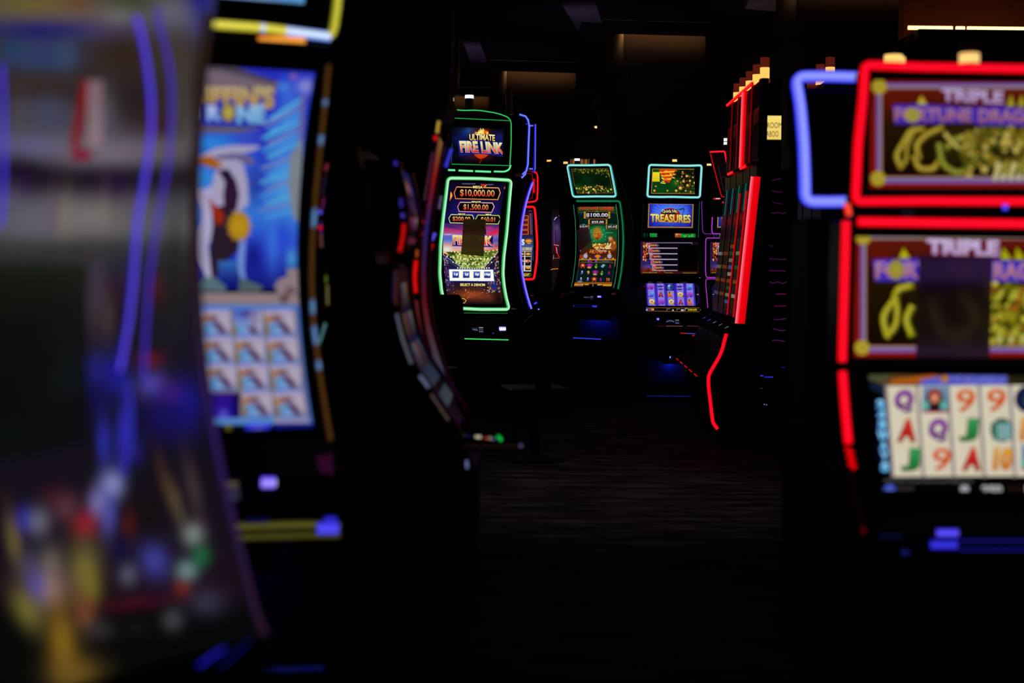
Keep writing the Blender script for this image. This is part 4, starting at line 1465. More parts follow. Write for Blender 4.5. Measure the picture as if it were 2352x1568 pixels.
dk = pw([(.80, -.03), (.71, -.36)])
QT = treasure_machine((1540 - HX) / FPX * 14.2, 'slot machine with teal-lit coin screen over a blue sign of yellow letters and card reels', 0, None, True)
Q7 = lambda x, y: (1440 + x * 260 / 1568, 340 + y * 260 / 1568)
D7 = lambda x, y: (1440 + x * 260 / 1568, 580 + y * 260 / 1568)
dQT = pw([(2.30, .05), (1.96, -.05)])
tq = head(QT, 'topper', pw([(2.30, .065), (1.95, -.02)]), 1.975, 2.305, -.265, .265, .06, n=5)
box('topper_neck', BLACK, QT.o, -.08, .08, .02, .14, 1.95, 2.0)
strip(QT, 'glow_strip', dQT, [Q7(*p) for p in ((306, 234), (480, 238), (660, 244), (850, 246), (1032, 240), (1020, 440), (1006, 684), (830, 682), (640, 676), (450, 678), (280, 674), (294, 440))], 5.6, TE1, TE2, .92, 6, True, parent=tq, off=.016, step=7)
c = Canvas(100).tr(1440, 340, 260 / 1568)
c.soft(340, 285, 985, 635, 22, 14, [(285, (14, 80, 24)), (450, (10, 60, 20)), (635, (12, 66, 20))], [(780, 420, 180, 180, (14, 12, 6), .9, 0, 1.5), (880, 340, 150, 60, (14, 14, 6), .8), (680, 480, 70, 60, (24, 120, 30), .8)])
c.r(352, 334, 452, 464, (236, 214, 40), (220, 190, 30))
for k in range(7):
    c.p([(440 + k * 10, 300 + k * 24), (680 - k * 12, 285 + k * 26), (660 - k * 12, 325 + k * 26), (455 + k * 8, 330 + k * 22)], ((206, 50, 10), (240, 170, 40))[k % 2])
for k in range(22):
    x, y = rnd.uniform(440, 660), rnd.uniform(295, 480)
    if x < 680 - (y - 290) * .5:
        c.p([(x, y), (x + 40, y + 6), (x + 30, y + 18), (x + 2, y + 12)], rnd.choice([(240, 190, 50), (190, 40, 8), (250, 220, 90), (120, 14, 4)]))
c.scatter(rnd, 150, 650, 290, 975, 625, 5, 12, [(110, 80, 20), (60, 40, 10), (170, 130, 40), (20, 14, 6), (140, 90, 24)])
for x, y, s in ((828, 388, 20), (784, 460, 20), (872, 454, 18), (936, 482, 20), (838, 516, 20), (760, 396, 12), (740, 555, 28), (812, 592, 14), (700, 458, 14), (910, 405, 12), (680, 590, 20), (560, 590, 14), (380, 590, 18), (400, 530, 12), (968, 320, 12), (770, 330, 12), (880, 610, 12)):
    c.ell(x, y, s, s, (236, 200, 90), (130, 84, 20), 10)
    c.ell(x - s * .2, y - s * .2, s * .4, s * .4, (255, 240, 180), (236, 200, 90), 7)
c.line([(356, 288), (982, 293), (960, 632), (336, 627)], 6, (190, 130, 40), True)
c.build(QT, 'topper_screen', dQT, (-.232, .232, 1.985, 2.29), parent=tq, off=.006)
tower(QT, 1549.5, 377, [(371.5, 366, (255, 220, 130), (255, 150, 50))], 10.5, 365, .1)
strip(QT, 'side_light', flat(-.01), [Q7(1003, 740), Q7(998, 900), Q7(985, 1236)], 1.5, (2, 50, 34), (14, 110, 80), .8, 1)
strip(QT, 'side_light', flat(-.01), [Q7(222, 740), Q7(205, 1236)], 1.0, (2, 14, 10), (6, 30, 22), .8, 1)
pill(QT, 'status_light', flat(-.02), *D7(1008, 347), 4.5, 1.8, (150, 20, 190), (200, 70, 230), 1.0)
pill(QT, 'spin_button', dk, *D7(428, 919), 10.5, 5.5, (36, 26, 255), (170, 170, 255), 1.1)
c = Canvas(100).tr(1440, 580, 260 / 1568)
c.r(545, 930, 652, 966, (10, 20, 36), (14, 16, 30))
c.line([(546, 958), (596, 938), (650, 956)], 10, (90, 100, 130))
c.r(664, 925, 722, 984, (20, 20, 60))
c.r(668, 928, 720, 940, (110, 110, 70))
c.r(670, 970, 726, 982, (80, 80, 110))
c.build(QT, 'deck_display', dk, (-.25, .28, .715, .795), off=.006)
for a, b, cc in ((540, 770, (200, 120, 50)), (830, 985, (150, 80, 34)), (400, 530, (110, 20, 14))):
    strip(QT, 'deck_line', flat(-.365), [D7(a, 1015), D7(b, 1018)], 1.2, mix(cc, (0, 0, 0), .6), cc, .7, 1)
# card tray under the deck edge
bm = bmesh.new()
add_prism(bm, [(-.02, .585), (-.3, .6), (-.33, .625), (-.02, .635)], -.12, .27)
bm_obj('card_tray', bm, BLACK, QT.o, bevel=.004)
for a, b, y, cc in ((738, 818, 1112, (255, 20, 30)), (820, 955, 1118, (90, 80, 220)), (900, 960, 1145, (255, 20, 30))):
    strip(QT, 'tray_light', flat(-.34), [D7(a, y), D7(b, y + 4)], 2.4, mix(cc, (0, 0, 0), .6), cc, .8, 1)
# blue lamp above the belly panel, its foot rest
glow_tube('belly_light', QT.o, [(-.035, -.075, .35), (.035, -.075, .35)], .012, (20, 40, 255), (40, 60, 255), 16.0, front=(0, 0, -1))
box('light_hood', BLACK, QT.o, -.1, .1, -.11, -.034, .364, .372)
box('light_hood', BLACK, QT.o, -.1, .1, -.11, -.1, .335, .365)
pill(QT, 'panel_led', flat(-.03), 1539, 820, 7, 5.5, (60, 50, 255), (220, 220, 255), 1.1)
box('foot_rest', BLACK, QT.o, -.3, .26, -.4, -.08, .0, .045, .01)
glow_tube('foot_light', QT.o, [(-.26, -.402, .046), (.2, -.402, .046)], .006, (8, 8, 60), (24, 20, 120), .8)

QT2 = treasure_machine((1698 - HX) / FPX * 14.2, 'slot machine with magenta outline lights mostly hidden by the red-lit row', 159.5, None, False)
MG1, MG2 = (120, 10, 150), (215, 70, 235)
d0 = flat(-.012)
strip(QT2, 'glow_strip', d0, [Q7(*p) for p in ((1040, 735), (1032, 760), (1045, 1140), (1065, 1187), (1180, 1188))], 1.8, (70, 10, 110), (150, 50, 180), .9, 4)
strip(QT2, 'glow_strip', d0, [Q7(*p) for p in ((1800, 718), (1195, 717), (1188, 780), (1172, 1130), (1180, 1186), (1800, 1190))], 2.3, MG1, MG2, 1.0, 5)
strip(QT2, 'glow_strip', d0, [Q7(*p) for p in ((1800, 1247), (1095, 1245), (1088, 1300), (1086, 1700), (1094, 1790), (1800, 1794))], 2.1, MG1, MG2, .95, 5)
strip(QT2, 'glow_strip', d0, [D7(*p) for p in ((1800, 362), (1095, 362), (1088, 420), (1118, 762))], 2.1, MG1, (190, 60, 215), .95, 5)
box('roof_case', BLACK, QT2.o, -.27, .31, .05, .35, 1.95, 2.12)
c = Canvas(100).tr(1440, 340, 260 / 1568)
c.r(1190, 692, 1290, 716, (220, 30, 40), (150, 10, 20))
c.r(1222, 694, 1284, 706, (220, 210, 200))
c.build(QT2, 'lit_badge', flat(.0), (-.3, 0, 1.8, 1.99), off=.03)
tower(QT2, 1628.5, 386, [(380.5, 376, (255, 225, 160), (255, 160, 60))], 10, 375, .12)
paper(QT, flat(-.01), [Q7(698, 1340), Q7(985, 1345), Q7(975, 1705), Q7(700, 1705)], 'dark plum note over the right half of the pay table screen', (110, 70, 84), n=2)
# two stacked lamps standing in front of the coin screen
# ================================================================ red-lit row seen along its faces
ROWPOS = []
R_E, R_C = (220, 0, 10), (255, 60, 70)
dRow = pw([(2.72, .125), (2.0, .105), (.91, 0)])
dBase = pw([(.86, -.13), (.66, -.18), (.52, -.235), (.30, -.21), (.14, -.175)])
LAB = ('red-lit slot machine at the near end of the row, with the widest red edge light', 'second red-lit slot machine from the near end of the row seen edge-on',
       'third red-lit slot machine of the edge-on row, with a thick red upper light', 'fourth red-lit slot machine from the near end of the row seen edge-on',
       'farthest red-lit slot machine of the row seen edge-on')
for k in range(5):
    Y0 = 10.5 + .4 * k
    m = Machine('slot_machine', 1.675 + .0128 * k, Y0, -91.8, LAB[k], group='red-lit row seen edge-on')
    L = side_machine_local(m)
    w = .19
    mt = BLACK
    prism('cabinet', mt, m.o, [(.14, .05), (-.16, .05), (-.165, .14), (-.2, .30), (-.225, .52), (-.17, .66), (-.10, .84), (.0, .92), (.14, .95)], -w + .004, w - .004)
    prism('button_deck', DECK, m.o, [(-.10, .80), (-.15, .83), (-.155, .85), (-.0, .93), (.02, .9)], -w + .006, w - .006, .004)
    box('base_plinth', MATTE, m.o, -w, w, -.12, .14, 0, .05)
    head(m, 'display_head', dRow, .93, 1.98, -w + .004, w - .004, .09, n=3)
    box('neck', BLACK, m.o, -w + .01, w - .01, .1, .2, 1.96, 2.1)
    tp = head(m, 'topper', dRow, 2.09, 2.7, -w + .004, w - .004, .055, n=3, bevel=.01)
    # lit picture on the tall screen, mostly edge-on from the aisle
    c = Canvas(.2)
    A = ((24, 20, 70), (14, 40, 60), (20, 60, 40), (30, 24, 80), (20, 30, 50))[k]
    c.r(-.17, -1.96, .17, -1.55, A, mix(A, (0, 0, 0), .4))
    c.r(-.17, -1.55, .17, -.97, (40, 60, 40), (60, 50, 34))
    for q in range(9):
        y = -1.5 + q * .055
        c.r(-.165, y, .165, y + .028, ((210, 110, 40), (230, 225, 220), (120, 140, 220), (200, 190, 150), (60, 130, 70))[(q * (k + 2)) % 5] if k in (0, 2) or q % 2 else (40, 60, 50))
    for q in range(3):
        c.ell(-.1 + .1 * q, -1.7, .045, .06, (220, 40, 30), (120, 20, 20))
    c.build(L, 'main_screen', dRow, (-.172, .172, .97, 1.95), off=.003, strength=(1.0, .22, .2, .16, .16)[k])
    c = Canvas(.3)
    c.r(-.17, -2.66, .17, -2.14, (12, 6, 10), (20, 6, 10))
    c.txt('JACKPOT', -.14, -2.5, .14, -2.35, (120, 30, 20), (90, 20, 10))
    c.build(L, 'topper_screen', dRow, (-.17, .17, 2.13, 2.67), parent=tp, off=.003, strength=.5)

    def ln(name, x, z0, z1, r, e, cc, s=1.0, par=None, off=.012, n=8, front=(1, -1.5, 0)):
        return glow_tube(name, par or m.o, [(x, float(dRow(z0 + (z1 - z0) * i / n)) - off, z0 + (z1 - z0) * i / n) for i in range(n + 1)], r, e, cc, s, front=front)

    # edge lights
    if k == 0:
        ln('glow_strip', .187, .92, 1.985, .019, R_E, (255, 110, 130), 1.1, off=.03)
        ln('side_light', .19, .92, 1.985, .019, R_E, (240, 0, 20), 1.0, off=-.004)
    else:
        ln('glow_strip', .187, .95, 1.9, (.0, .008, .006, .002, .002)[k], (150, 0, 6), (214, 6, 14), (1, 1, 1, .3, .2)[k])
        ln('teal_light', .12, 1.75, 1.96, .004, (0, 70, 60), (20, 150, 130), .8, off=.016)
    if k == 2:
        ln('glow_strip', .17, 2.10, 2.69, .018, R_E, (255, 90, 100), 1.1, tp, off=.02)
        ln('side_light', .18, 2.10, 2.69, .010, R_E, (225, 0, 10), .9, tp, off=.0)
    elif k:
        ln('glow_strip', .185, 2.12, 2.69, .0055, (90, 0, 4), (150, 4, 10), .8, tp)
    if k:
        glow_tube('top_light', tp, [(-.18 + .36 * i / 6, float(dRow(2.71)) - .012, 2.71) for i in range(7)], .013, R_E, (255, 40, 50), 1.1, front=(.4, -1, 0))
    glow_tube('bottom_light', tp, [(-.16 + .32 * i / 6, float(dRow(2.1)) - .03, 2.09) for i in range(7)], .012, R_E, (255, 40, 50), (1.0 if k in (1, 3) else .0), front=(.4, -1, 0))
    # knee-level light on the end of the bank only
    if k == 0:
        q = rounded([(-.11, .845), (-.145, .7), (-.235, .545), (-.235, .47), (-.20, .2), (-.165, .155)], .06, step=.04)
        glow_tube('knee_light', m.o, [(w + .006, a, b) for a, b in q], .0135, R_E, (255, 10, 40), 1.1, front=(1, -.2, 0))
    prism('wrist_pad', DECK, m.o, [(-.19, .51), (-.305, .53), (-.315, .55), (-.295, .565), (-.19, .57)], -.13, .13, .006)
    glow_tube('pad_light', m.o, [(-.1, -.309, .527), (.1, -.309, .527)], .0045, (190, 0, 6), (240, 14, 20), .9, front=(.5, -1, 0))
    c = Canvas(1)
    c.ell(.05, -.885, .02, .008, (120, 120, 130) if k < 3 else (60, 60, 230))
    c.build(L, 'deck_display', pw([(.93, -.0), (.85, -.15)]), (-.15, .15, .852, .925), off=.006)
    za = 2.715
    r_ = .034
    bm = bmesh.new()
    add_cyl(bm, (0, .175), r_ * 1.2, r_ * 1.2, 2.69, za)
    add_cyl(bm, (0, .175), r_, r_, za, za + .16)
    tw = bm_obj('tower_light', bm, mat('amber_smoked_lens', (90, 34, 26), .3, 0, (110, 36, 24), .55), m.o, bevel=.002)
    bm = bmesh.new()
    add_cyl(bm, (0, .175), r_ * 1.03, r_ * 1.03, za + .005, za + .085)
    bm_obj('lamp_lens', bm, mat('amber_lens', (255, 200, 110), .4, 0, (255, 190, 88), 1.25), tw, smooth=False)

# ridged end panel of the bank behind it, its dim violet reflections drawn as glowing lines
EP = Machine('slot_machine', 2.36, 10.62, 88.2, 'dark slot machine backing onto the red-lit row, violet reflections drawn on its end')
prism('cabinet', BLACK, EP.o, [(.1, .05), (-.09, .05), (-.14, .5), (-.09, .9), (.1, .95)], -.19, .19)
box('base_plinth', MATTE, EP.o, -.19, .19, -.08, .1, 0, .05)
head(EP, 'display_head', flat(-.02), .94, 2.3, -.185, .185, .11, n=2)
box('topper', BLACK, EP.o, -.185, .185, -.1, .08, 2.3, 2.70, .02)
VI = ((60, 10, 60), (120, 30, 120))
bm = bmesh.new()
for i in range(18):
    add_box(bm, -.195, -.184, .262, .455, .99 + i * .058, 1.02 + i * .058)
add_box(bm, -.186, -.15, .262, .455, .3, 2.05)
add_box(bm, -.186, -.15, .09, .262, .3, 1.6)
bm_obj('ridged_panel', bm, BLACK, EP.o, bevel=.003)
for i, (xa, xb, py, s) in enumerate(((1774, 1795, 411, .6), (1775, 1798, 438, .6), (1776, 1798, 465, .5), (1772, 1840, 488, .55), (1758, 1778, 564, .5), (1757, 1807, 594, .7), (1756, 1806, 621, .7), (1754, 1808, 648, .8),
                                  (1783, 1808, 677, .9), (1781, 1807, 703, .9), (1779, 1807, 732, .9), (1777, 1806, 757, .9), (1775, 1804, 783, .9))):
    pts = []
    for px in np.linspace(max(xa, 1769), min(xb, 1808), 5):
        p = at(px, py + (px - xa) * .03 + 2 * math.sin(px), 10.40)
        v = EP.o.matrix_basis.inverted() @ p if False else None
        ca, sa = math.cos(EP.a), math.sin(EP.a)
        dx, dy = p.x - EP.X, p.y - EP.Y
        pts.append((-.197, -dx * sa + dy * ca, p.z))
    glow_tube('violet_reflection', EP.o, pts, .0045, VI[0], (150, 20, 90) if 8 <= i < 10 else VI[1], s * .45, front=(-1, 0, 0))
for k in range(3):
    za = 2.525 - .03 * k
    m = EP
    bm = bmesh.new()
    Yk = .4 * k
    if k:
        m = Machine('slot_machine', 2.36 + .0128 * k, 10.62 + .4 * k, 88.2, ('', 'dark slot machine backing onto the red-lit row, second from its near end', 'dark slot machine backing onto the red-lit row, third from its near end')[k])
        prism('cabinet', BLACK, m.o, [(.1, .05), (-.09, .05), (-.14, .5), (-.09, .9), (.1, .95)], -.19, .19)
        box('base_plinth', MATTE, m.o, -.19, .19, -.08, .1, 0, .05)
        head(m, 'display_head', flat(-.02), .94, 2.3, -.185, .185, .11, n=2)
        box('topper', BLACK, m.o, -.185, .185, -.1, .08, 2.3, 2.70, .02)
    r_ = .034
    add_cyl(bm, (0, .0), r_ * 1.2, r_ * 1.2, 2.695, 2.73)
    add_cyl(bm, (0, .0), r_, r_, 2.73, 2.90)
    tw = bm_obj('tower_light', bm, MATS['amber_smoked_lens'], m.o, bevel=.002)
    if k < 2:
        bm = bmesh.new()
        add_cyl(bm, (0, .0), r_ * 1.03, r_ * 1.03, 2.76 - .02 * k, 2.825 - .02 * k)
        bm_obj('lamp_lens', bm, MATS['amber_lens'], tw)
for i, (px, py, w_, cc) in enumerate(((1751, 864, 9, (70, 60, 255)), (1768, 867, 20, (40, 50, 230)), (1801, 845, 7, (20, 24, 140)), (1758, 930, 3, (110, 120, 190)), (1763, 931, 3, (120, 120, 160)), (1750, 893, 7, (40, 40, 70)))):
    a, b_ = at(px - w_ / 2, py, 10.38), at(px + w_ / 2, py, 10.38)
    ca, sa = math.cos(EP.a), math.sin(EP.a)
    f = lambda p: (-.205, -(p.x - EP.X) * sa + (p.y - EP.Y) * ca, p.z)
    glow_tube('status_light', EP.o, [f(a), f(b_)], .0045, mix(cc, (0, 0, 0), .5), cc, 1.0, front=(-1, 0, 0))

# leaning red-framed screen at the far end of the row
RT = Machine('slot_machine', 2.16, 13.0, -58, 'slot machine whose leaning dark top screen has a bright red frame')
dRT = pw([(2.36, -.37), (1.93, -.24)])
lower_body(RT, .5, .98, -.05, -.2, .86, .12)
head(RT, 'display_head', pw([(1.9, -.06), (.97, -.06)]), .97, 1.88, -.24, .24, .14, n=2)
box('topper_neck', BLACK, RT.o, -.06, .06, -.25, .05, 1.84, 1.99)
xl = float(RT.hit([1634], [350], dRT)[0][0]) - .015
tp = head(RT, 'topper', dRT, 1.925, 2.36, xl, xl + .4, .04, n=2)
strip(RT, 'glow_strip', dRT, [(1634, 349), (1667, 347.5), (1675, 386), (1681, 420)], 4.4, R_E, (255, 40, 60), 1.05, 3, parent=tp, off=.012)
strip(RT, 'glow_strip', dRT, [(1634, 352), (1646, 400), (1660, 452), (1680, 453)], 2.0, (190, 0, 8), (240, 4, 20), 1.0, 3, parent=tp, off=.012)
c = Canvas(100)
c.p([(1638, 353), (1664, 351), (1680, 448), (1662, 449)], (12, 3, 5))
for k in range(6):
    c.line([(1650 + k * 2, 380 + k * 9), (1653 + k * 2, 392 + k * 9)], 1.4, (30, 36, 30))
c.build(RT, 'topper_screen', dRT, (xl + .01, xl + .39, 1.94, 2.35), parent=tp, off=.004)
strip(RT, 'glow_strip', flat(-.07), [(1662, 465), (1674, 463)], 4, R_E, (255, 20, 40), .9, 1)
tower(RT, 1667.5, 342, [(324.5, 317.5, (235, 240, 240), (190, 195, 200)), (332.5, 326, (235, 240, 240), (190, 195, 200))], 11, 315, -.1)
# ================================================================ big machine at the right edge
RF = Machine('slot_machine', 1.268, 4.0, 0, 'large red-framed slot machine at the right edge with white card reels')
dTop = pw([(1.95, -.07), (1.55, .05)])
dMain = pw([(1.6, -.005), (1.5, 0), (1.09, .03)])
dReel = pw([(1.09, .02), (.76, -.13)])
tp = head(RF, 'topper', pw([(1.96, -.065), (1.535, .062)]), 1.545, 1.935, -.31, .31, .06, n=3, bevel=.02)
box('topper_neck', BLACK, RF.o, -.12, .12, .06, .2, 1.45, 1.62)
head(RF, 'display_head', dMain, 1.08, 1.51, -.31, .31, .3, n=3)
head(RF, 'reel_head', dReel, .75, 1.085, -.30, .30, .2, n=3)
lower_body(RF, .62, .76, -.13, -.33, .69, .42)
R1, R2 = (235, 0, 4), (255, 14, 46)
D5 = lambda x, y: (1800 + x * 552 / 1568, 80 + y * 552 / 1568)
D6 = lambda x, y: (1800 + x * 552 / 1568, 480 + y * 552 / 1568)
D8 = lambda x, y: (1800 + x * 552 / 1568, 820 + y * 552 / 1568)
strip(RF, 'glow_strip', dTop, [D5(*p) for p in ((522, 200), (900, 214), (1568, 226), (1900, 222), (1925, 214), (1945, 420), (1960, 700), (1985, 1085), (1568, 1088), (900, 1085), (462, 1088), (480, 700), (512, 400))], 20, R1, R2, 1.15, 14, True, parent=tp, off=.012, step=20)
strip(RF, 'glow_strip', dMain, [D5(470, 1220), D5(900, 1226), D5(1568, 1234), D5(1990, 1236)], 21, R1, R2, 1.2, 1, off=.03)
strip(RF, 'side_light', dMain, [D6(396, 80), D6(385, 500), D6(371, 990)], 19, R1, R2, 1.2, 1, off=.02)
strip(RF, 'side_light', dReel, [D6(373, 1060), D6(390, 1300), D6(411, 1520)], 19, R1, R2, 1.2, 1, off=.02)
for k in range(3):
    strip(RF, 'spiral_light', dReel, [D8(396 + k * 10, 588 + k * 46), D8(440 + k * 8, 625 + k * 46)], 11, (190, 0, 0), (250, 0, 6), 1.0, 1, off=.02)
strip(RF, 'side_light', dReel, [D8(425, 725), D8(470, 960), D8(520, 1120)], 5, (8, 0, 1), (30, 0, 2), .8, 1, off=.02)
strip(RF, 'corner_light', flat(-.31), [D8(512, 1105), D8(512, 1140)], 12, (40, 0, 2), (96, 2, 6), .8, 1)
strip(RF, 'neck_light', flat(-.03), [D5(405, 1100), D5(420, 1180)], 15, R1, (255, 90, 60), 1.1, 1)
pill(RF, 'status_light', flat(.0), *D5(1440, 1125), 24, 14, (50, 40, 240), (90, 80, 255), 1.2)


def dragon_panel(c, x0, y0, x1, y1, cut=False):
    """framed title panel with gold rope, coins at the corners, all in crop units"""
    W, H = x1 - x0, y1 - y0
    c.r(x0, y0, x1, y1, (110, 18, 10), (130, 20, 10))
    c.line([(x0 + 60, y0 + 50), (x1 - 60, y0 + 50), (x1 - 60, y1 - 50), (x0 + 60, y1 - 50)], 34, (120, 90, 170), True)
    c.line([(x0 + 70, y0 + 60), (x1 - 70, y0 + 60), (x1 - 70, y1 - 66), (x0 + 70, y1 - 66)], 12, (150, 140, 120), True)
    c.soft(x0 + 84, y0 + 78, x1 - 84, y1 - 80, 24, 16, [(y0 + 78, (96, 24, 10)), (y0 + 200, (70, 18, 6)), (y0 + 320, (36, 20, 4)), (y1 - 80, (16, 10, 2))],
           [(x0 + W * .5, y0 + H * .62, 200, 130, (60, 60, 10), .6), (x0 + 160, y0 + 160, 60, 50, (110, 20, 10), .8)])
    for x, y in ((x0 + 60, y0 + 55), (x0 + 52, y1 - 62), (x1 - 60, y0 + 55), (x1 - 52, y1 - 62)):
        c.ell(x, y, 50, 50, (196, 176, 50), (170, 146, 36))
        c.ell(x, y, 26, 26, (150, 126, 30), (190, 170, 60))


c = Canvas(60).tr(1800, 80, 552 / 1568)
dragon_panel(c, 560, 285, 1855, 1000)
YG = ((150, 130, 30), (110, 90, 16))


def rope(pts, w, ca=(170, 146, 36), cb=(90, 70, 12)):
    P = rounded(pts, 60, False, step=18)
    c.line(P, w, cb)
    c.line([(x - w * .12, y - w * .1) for x, y in P], w * .55, ca)
    for i in range(0, len(P) - 1, 2):
        c.ell(P[i][0], P[i][1], w * .24, w * .24, (214, 200, 110), ca, 7)


rope([(760, 860), (730, 790), (790, 690), (830, 620), (910, 620)], 46)
rope([(760, 870), (800, 820), (800, 720), (850, 640)], 30)
rope([(880, 800), (860, 720), (930, 650), (1030, 610)], 46)
rope([(850, 800), (880, 880), (970, 880), (1010, 830)], 46)
rope([(1010, 720), (1030, 850), (1130, 910), (1220, 870), (1250, 760), (1200, 680), (1110, 680), (1060, 740)], 50, (130, 130, 30), (70, 80, 14))
rope([(1050, 650), (1120, 730), (1180, 760)], 40, (190, 176, 80))
c.scatter(rnd, 260, 1150, 600, 1820, 920, 12, 30, [(150, 130, 40), (110, 94, 20), (84, 74, 14), (190, 170, 80), (70, 80, 16), (130, 110, 30)], inside=lambda x, y: y > 600 + max(0, 1260 - x) * .5)
for k in range(9):
    x = 1380 + k * 50
    c.p([(x, 830), (x + 36, 840), (x + 6, 930), (x - 26, 940)], ((200, 190, 120), (150, 140, 50))[k % 2])
    c.ell(x - 6, 930, 20, 30, (220, 220, 190), (150, 140, 80), 8, .4)
c.p([(890, 400), (930, 460), (860, 460)], (200, 180, 40))
for x in (1470, 1540, 1600):
    c.p([(x - 24, 470), (x + 4, 390), (x + 26, 470)], (170, 160, 36))
c.txt('TRIPLE', 1020, 362, 1425, 445, (190, 170, 215), (170, 140, 190), .05, out=((110, 14, 50), .06), slope=.05)
c.p([(705, 460), (870, 455), (1225, 475), (1400, 470), (1745, 492), (1740, 600), (1250, 590), (1230, 575), (720, 585)], (66, 40, 170))
c.txt('FORTUNE', 715, 480, 1220, 568, (170, 120, 150), (160, 100, 90), .04, out=((60, 40, 190), .05), slope=.01)
c.txt('DRAGON', 1262, 488, 1735, 576, (170, 120, 150), (160, 100, 90), .04, out=((60, 40, 190), .05), slope=.01)
c.ell(832, 525, 48, 48, (150, 140, 60), (170, 160, 70))
c.build(RF, 'topper_screen', dTop, (-.275, .275, 1.575, 1.895), parent=tp, off=.006, strength=.85)

c = Canvas(60).tr(1800, 480, 552 / 1568)
dragon_panel(c, 455, 130, 1870, 965)
rope([(670, 820), (640, 700), (720, 590), (740, 520), (830, 500)], 50, (180, 170, 30), (100, 96, 10))
rope([(670, 830), (730, 760), (740, 650), (720, 560)], 44, (180, 170, 30), (100, 96, 10))
rope([(830, 640), (790, 720), (830, 820)], 50, (180, 170, 30), (100, 96, 10))
rope([(950, 600), (1000, 800), (1150, 840), (1260, 700), (1150, 560)], 60, (150, 140, 30), (80, 80, 12))
c.scatter(rnd, 300, 1320, 480, 1830, 880, 14, 36, [(150, 140, 26), (110, 104, 14), (84, 80, 10), (200, 190, 60), (70, 70, 10), (150, 90, 20)])
for k in range(10):
    x = 1400 + (k % 5) * 90
    y = 560 + (k // 5) * 250
    c.ell(x, y, 22, 60, (200, 196, 70), (130, 126, 20), 9, .5)
for k in range(4):
    x = 1400 + k * 75
    c.ell(x, 850, 22, 40, (214, 210, 130), (140, 130, 50), 9, .3)
c.p([(775, 255), (815, 320), (745, 320)], (190, 186, 20))
for x in (1440, 1530, 1620):
    c.p([(x - 34, 330), (x - 20, 250), (x + 40, 330)], (170, 170, 14))
c.p([(575, 330), (860, 322), (1300, 330), (1830, 345), (1830, 480), (1300, 470), (590, 470)], (66, 44, 180))
c.txt('FORTUNE', 590, 342, 1240, 455, (180, 130, 170), (170, 110, 110), .04, out=((64, 40, 200), .05))
c.txt('DRAGON', 1262, 348, 1810, 460, (180, 130, 170), (170, 110, 110), .04, out=((64, 40, 200), .05), slope=.01)
c.ell(727, 395, 50, 66, (170, 160, 60), (150, 136, 40))
c.txt('TRIPLE', 925, 200, 1395, 300, (205, 190, 230), (190, 160, 205), .05, out=((120, 14, 60), .06), slope=.03)
c.build(RF, 'main_screen', dMain, (-.302, .302, 1.105, 1.462), off=.008, strength=.88)
paper(RF, dMain, [D6(862, 305), D6(1340, 308), D6(1322, 968), D6(842, 962)], 'dark grey note covering the middle of the red-bordered gold panel at right', (150, 142, 156), n=3, off=.03)

c = Canvas(60).tr(1800, 820, 552 / 1568)
c.p([(490, 115), (880, 108), (1490, 100), (1480, 185), (650, 185)], (84, 60, 30))
c.p([(490, 115), (700, 112), (640, 160), (560, 150)], (70, 76, 50))
c.p([(700, 145), (1000, 110), (1020, 160), (690, 175)], (170, 84, 14))
c.p([(890, 150), (1075, 110), (1450, 112), (1450, 188), (890, 186)], (80, 90, 190))
c.scatter(rnd, 60, 1090, 120, 1440, 185, 6, 12, [(100, 110, 200), (70, 70, 170), (120, 110, 190)])
c.ell(1045, 140, 30, 24, (200, 140, 40), (150, 90, 20))
c.r(1460, 100, 1900, 185, (40, 40, 20), (20, 24, 14))
c.p([(540, 165), (660, 180), (680, 260), (560, 200)], (16, 30, 50))
c.p([(664, 185), (1880, 178), (1905, 772), (708, 778)], (196, 186, 170))
for i in range(6):
    a, b_ = 664 + i * 202, 708 + i * 199
    c.line([(a, 185), (b_, 776)], 20, (140, 126, 130))
    c.q([(a + 14, 186), (a + 190, 185), (b_ + 188, 774), (b_ + 14, 775)], [(210, 202, 176), (202, 194, 170), (206, 196, 172), (212, 202, 178)])
RC = {'Q': ((130, 44, 160), (90, 20, 110)), 'A': ((206, 50, 40), (150, 10, 14)), 'J': ((50, 150, 80), (30, 100, 50)), '9': ((210, 90, 24), (190, 60, 14)), '10': ((224, 160, 30), (190, 100, 14))}
grid_ = (('Q', 'h', '9', '9', 'f'), ('A', 'Q', 'J', 'w', '10'), ('J', '9', 'A', '10', 'h'))
